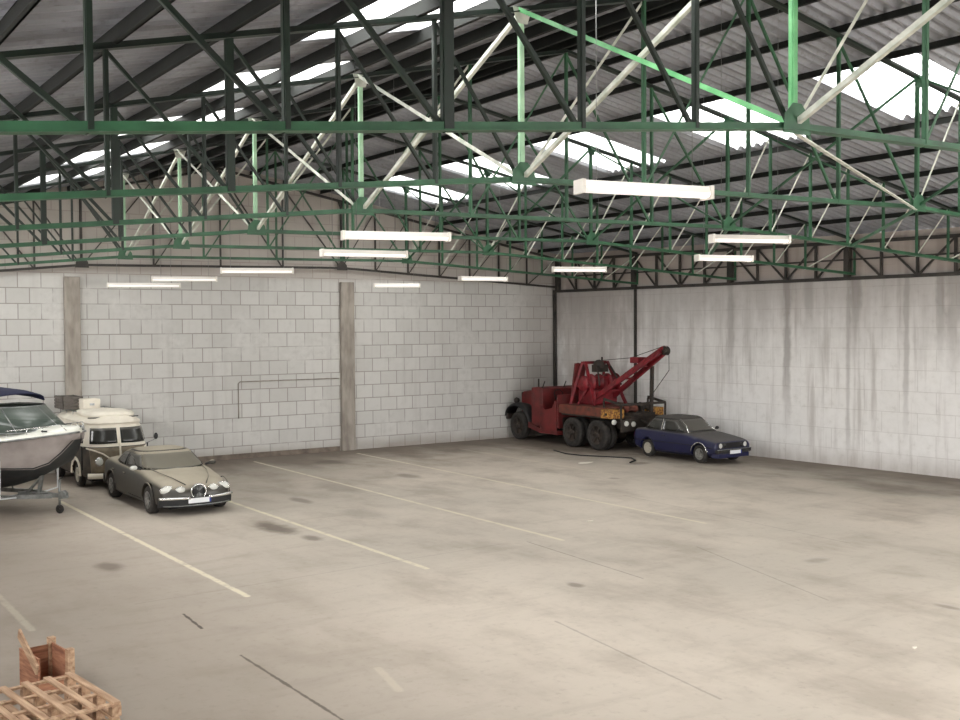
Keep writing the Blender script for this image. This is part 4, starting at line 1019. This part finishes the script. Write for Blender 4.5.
    b.bar((.68,-.52,2.92), (.68,.52,2.92), .1, .1, (0,0,1)); b.bar((.95,-.62,2.1), (.95,.62,2.1), .07, .07, (0,0,1)); b.build('mast', K, t)
    MB().prism([(1.2,1.5),(1.12,1.5),(.86,2.9),(.94,2.9)], .25, .72, 'y').build('guard_panel', R, t)
    b = MB(); b.box(.1, .95, -.55, .55, 1.46, 2.0); b.box(.2,.85,-.4,.4,2.0,2.45); b.build('winch_housing', K, t, bevel=.06)
    for y in (-.38, .38):
        MB().lathe([(.02,-.2),(.3,-.2),(.3,-.17),(.16,-.15),(.16,.15),(.3,.17),(.3,.2),(.02,.2)], 'y', (.25,y,2.25), 22).build('winch_drum', K, t)
    MB().lathe([(.02,-.06),(.26,-.06),(.28,0),(.26,.06),(.02,.06)], 'y', (.55,.62,2.2), 22).build('gear_wheel', K, t)
    hd = MB(); ell(hd, (.35,.1,2.85), .2, .2, .18); hd.box(.2,.5,-.2,.3,2.6,2.85); hd.build('winch_motor', A, t)
    b = MB(); b.tube([(.3,0,2.9),(.3,0,3.12)], .03, 8); b.bar((.2,.3,2.8), (-.15,.5,2.15), .05, .05); b.bar((.2,-.3,2.8), (-.15,-.5,2.15), .05, .05); b.build('stay', A, t)
    for y in (.2,.35,.5): MB().tube([(1.05,y,1.46),(1.12,y,2.05)], .014, 6).build('control_lever', M_['black'], t)
    ex = MB().tube([(1.25,.3,1.5),(1.25,.3,2.9)], .045, 10).build('upright_pipe', A, t)
    # boom: two latticed beams meeting at the head
    hx, hz = -2.75, 3.38
    for sg in (-1, 1):
        b = MB(); b.bar((.35, sg*.42, 1.62), (hx, sg*.13, hz), .11, .17); o = b.build('boom_beam', K, t, bevel=.01)
        q = MB()
        for k in range(7):
            f = k/7; p = Vector((.35, sg*.42, 1.62)).lerp(Vector((hx, sg*.13, hz)), f+.05); q.bar(p+Vector((0,sg*.06,-.06)), p+Vector((-.2,sg*.05,.17)), .02, .02)
        q.build('beam_web', R, o)
    b = MB()
    for f in (.2,.45,.7,.9):
        p = Vector((.35, .42, 1.62)).lerp(Vector((hx, .13, hz)), f); b.bar(p, (p.x, -p.y, p.z), .06, .06, (0,0,1))
    b.build('boom_spreader', K, t)
    MB().bar((-1.0,0,2.55), (hx-.05,0,hz+.1), .2, .12).build('boom_extension', M_['crane_red'], t, bevel=.01)
    b = MB(); b.box(-1.75,-1.35,-.2,.2,2.95,3.15); b.build('cylinder_mount', K, t, bevel=.02)
    sh = MB().lathe([(.02,-.07),(.15,-.07),(.1,0),(.15,.07),(.02,.07)], 'y', (hx-.1,0,hz), 18).build('boom_sheave', A, t)
    MB().tube([(.3,0,3.0),(-1.2,0,3.12),(hx-.05,0,hz+.16)], .012, 6).build('boom_cable', A, t)
    MB().tube([(hx-.25,0,hz),(hx-.26,0,2.75),(-1.9,-.1,1.7)], .012, 6).build('tow_cable', A, t)
    MB().bar((-1.8,-.35,1.1), (-1.85,-.35,2.85), .1, .1).build('boom_support', A, t)
    MB().tube([(-1.8,.2,1.1),(-2.3,.2,.95),(-2.3,.0,.95)], .03, 6).build('tow_hook', A, t)
    # wheel chocks of grime under the sill
    MB().box(1.35, 2.3, .35, .95, .62, 1.0).build('fuel_tank', A, t, bevel=.05); MB().box(1.35, 2.3, -.95, -.35, .62, 1.0).build('battery_box', A, t, bevel=.03)
    return t
t = make_truck(); t.location = (24.88, 28.45, 0); t.rotation_euler = (0, 0, PI/2)
tag(t, 'old red six-wheel tow truck with raised crane boom in the far corner', 'truck')

# ------------------------------------------------------------------ pallets and crate in the foreground
M_['pine'] = mat('pallet_wood', lin(196,166,136), .8, col2=lin(150,118,92), nscale=3, stretch=(7,.6,7), bump=.3)
M_['pine2'] = mat('reddish_crate_wood', lin(178,128,98), .8, col2=lin(128,82,60), nscale=3, stretch=(1,1,7), bump=.3)
def make_pallet():
    t = empty('wooden_pallet'); W, Lp = .5, .62
    for k in range(5):
        x = -W+.05+k*(2*W-.1)/4; MB().box(x-.036, x+.036, -Lp, Lp, .122, .144).build('deck_board', M_['pine'], t)
    for k in range(4):
        y = -Lp+.05+k*(2*Lp-.1)/3; MB().box(-W, W, y-.03, y+.03, .1, .122).build('cross_board', M_['pine'], t)
    for x in (-W+.05, 0, W-.05):
        for k in range(4):
            y = -Lp+.05+k*(2*Lp-.1)/3; MB().box(x-.045, x+.045, y-.05, y+.05, .022, .1).build('spacer_block', M_['pine'], t)
    for x in (-W+.05, 0, W-.05): MB().box(x-.045, x+.045, -Lp, Lp, 0, .022).build('bottom_board', M_['pine'], t)
    return t
pp = make_pallet(); rnd = random.Random(3)
labs = ['bottom wooden pallet of the stack in the near left corner', 'second wooden pallet from the bottom in the near left stack', 'third wooden pallet from the bottom in the near left stack', 'topmost wooden pallet of the stack in the near left corner']
for k in range(4):
    t = pp if k == 0 else copy_tree(pp)
    t.location = (2.43+rnd.uniform(-.02,.02), 11.12+rnd.uniform(-.02,.02), .1445*k); t.rotation_euler = (0, 0, math.radians(7.5+rnd.uniform(-1.5,1.5)))
    tag(t, labs[k], 'pallet', 'stacked wooden pallets')
t = empty('wooden_crate', (2.86, 13.2, 0), math.radians(8))
w_, d_, h_ = .17, .3, .46
for nm, bs in (('side_board', [(-w_-.02,-w_,-d_,d_,0,h_)]), ('side_board', [(w_,w_+.02,-d_,d_,0,h_)]), ('end_board', [(-w_,w_,d_-.02,d_,0,h_*.95)]), ('end_board', [(-w_,w_,-d_,-d_+.02,0,h_*.45)]), ('base_board', [(-w_,w_,-d_,d_,.0,.02)])):
    b = MB()
    for q in bs: b.box(*q)
    b.build(nm, M_['pine2'], t)
MB().bar((-w_-.04,-d_-.02,.34), (-w_-.0,d_+.05,.62), .12, .025, (1,0,0)).build('loose_board', M_['pine'], t)['label'] = 'pale loose board leaning along the crate'
MB().box(w_-.03, w_+.05, -d_-.02, -d_+.06, 0, h_+.04).build('corner_post', M_['pine'], t); MB().box(w_-.03, w_+.05, d_-.06, d_+.02, 0, h_+.06).build('corner_post', M_['pine'], t)
tag(t, 'open reddish wooden crate standing behind the stack of pallets', 'crate')

# ------------------------------------------------------------------ things lying on the floor
M_['paper'] = mat('paper', lin(226,220,208), .8)
for k, (x, y, s_, lab) in enumerate([(21.35,25.45,.3,'flattened white cardboard scrap on the floor before the tow truck'),(12.48,8.28,.05,'tiny white paper scrap on the bare floor at lower right'),(15.0,17.75,.09,'small white paper scrap in the middle of the floor')]):
    b = MB(); pts = [(math.cos(a)*s_*rnd.uniform(.7,1.1), math.sin(a)*s_*.5*rnd.uniform(.7,1.1)) for a in [2*PI*j/7 for j in range(7)]]
    b.prism(pts, .0, .012, 'z'); o = b.build('paper_scrap', M_['paper']); o.location = (x, y, .001); tag(o, lab, 'litter')
b = MB().tube([(22.6,28.6,.02),(22.3,27.6,.02),(22.4,26.9,.02),(22.8,26.2,.02),(23.2,25.4,.02),(22.9,24.9,.02),(22.4,24.6,.02)], .022, 6)
tag(b.build('floor_cable', M_['black']), 'black cable lying on the floor between tow truck and blue car', 'cable')


# ------------------------------------------------------------------ world
w = bpy.data.worlds.new('world'); sc.world = w; w.use_nodes = True
bg = w.node_tree.nodes['Background']; bg.inputs[0].default_value = (1.0, .985, .98, 1); bg.inputs[1].default_value = 15.0
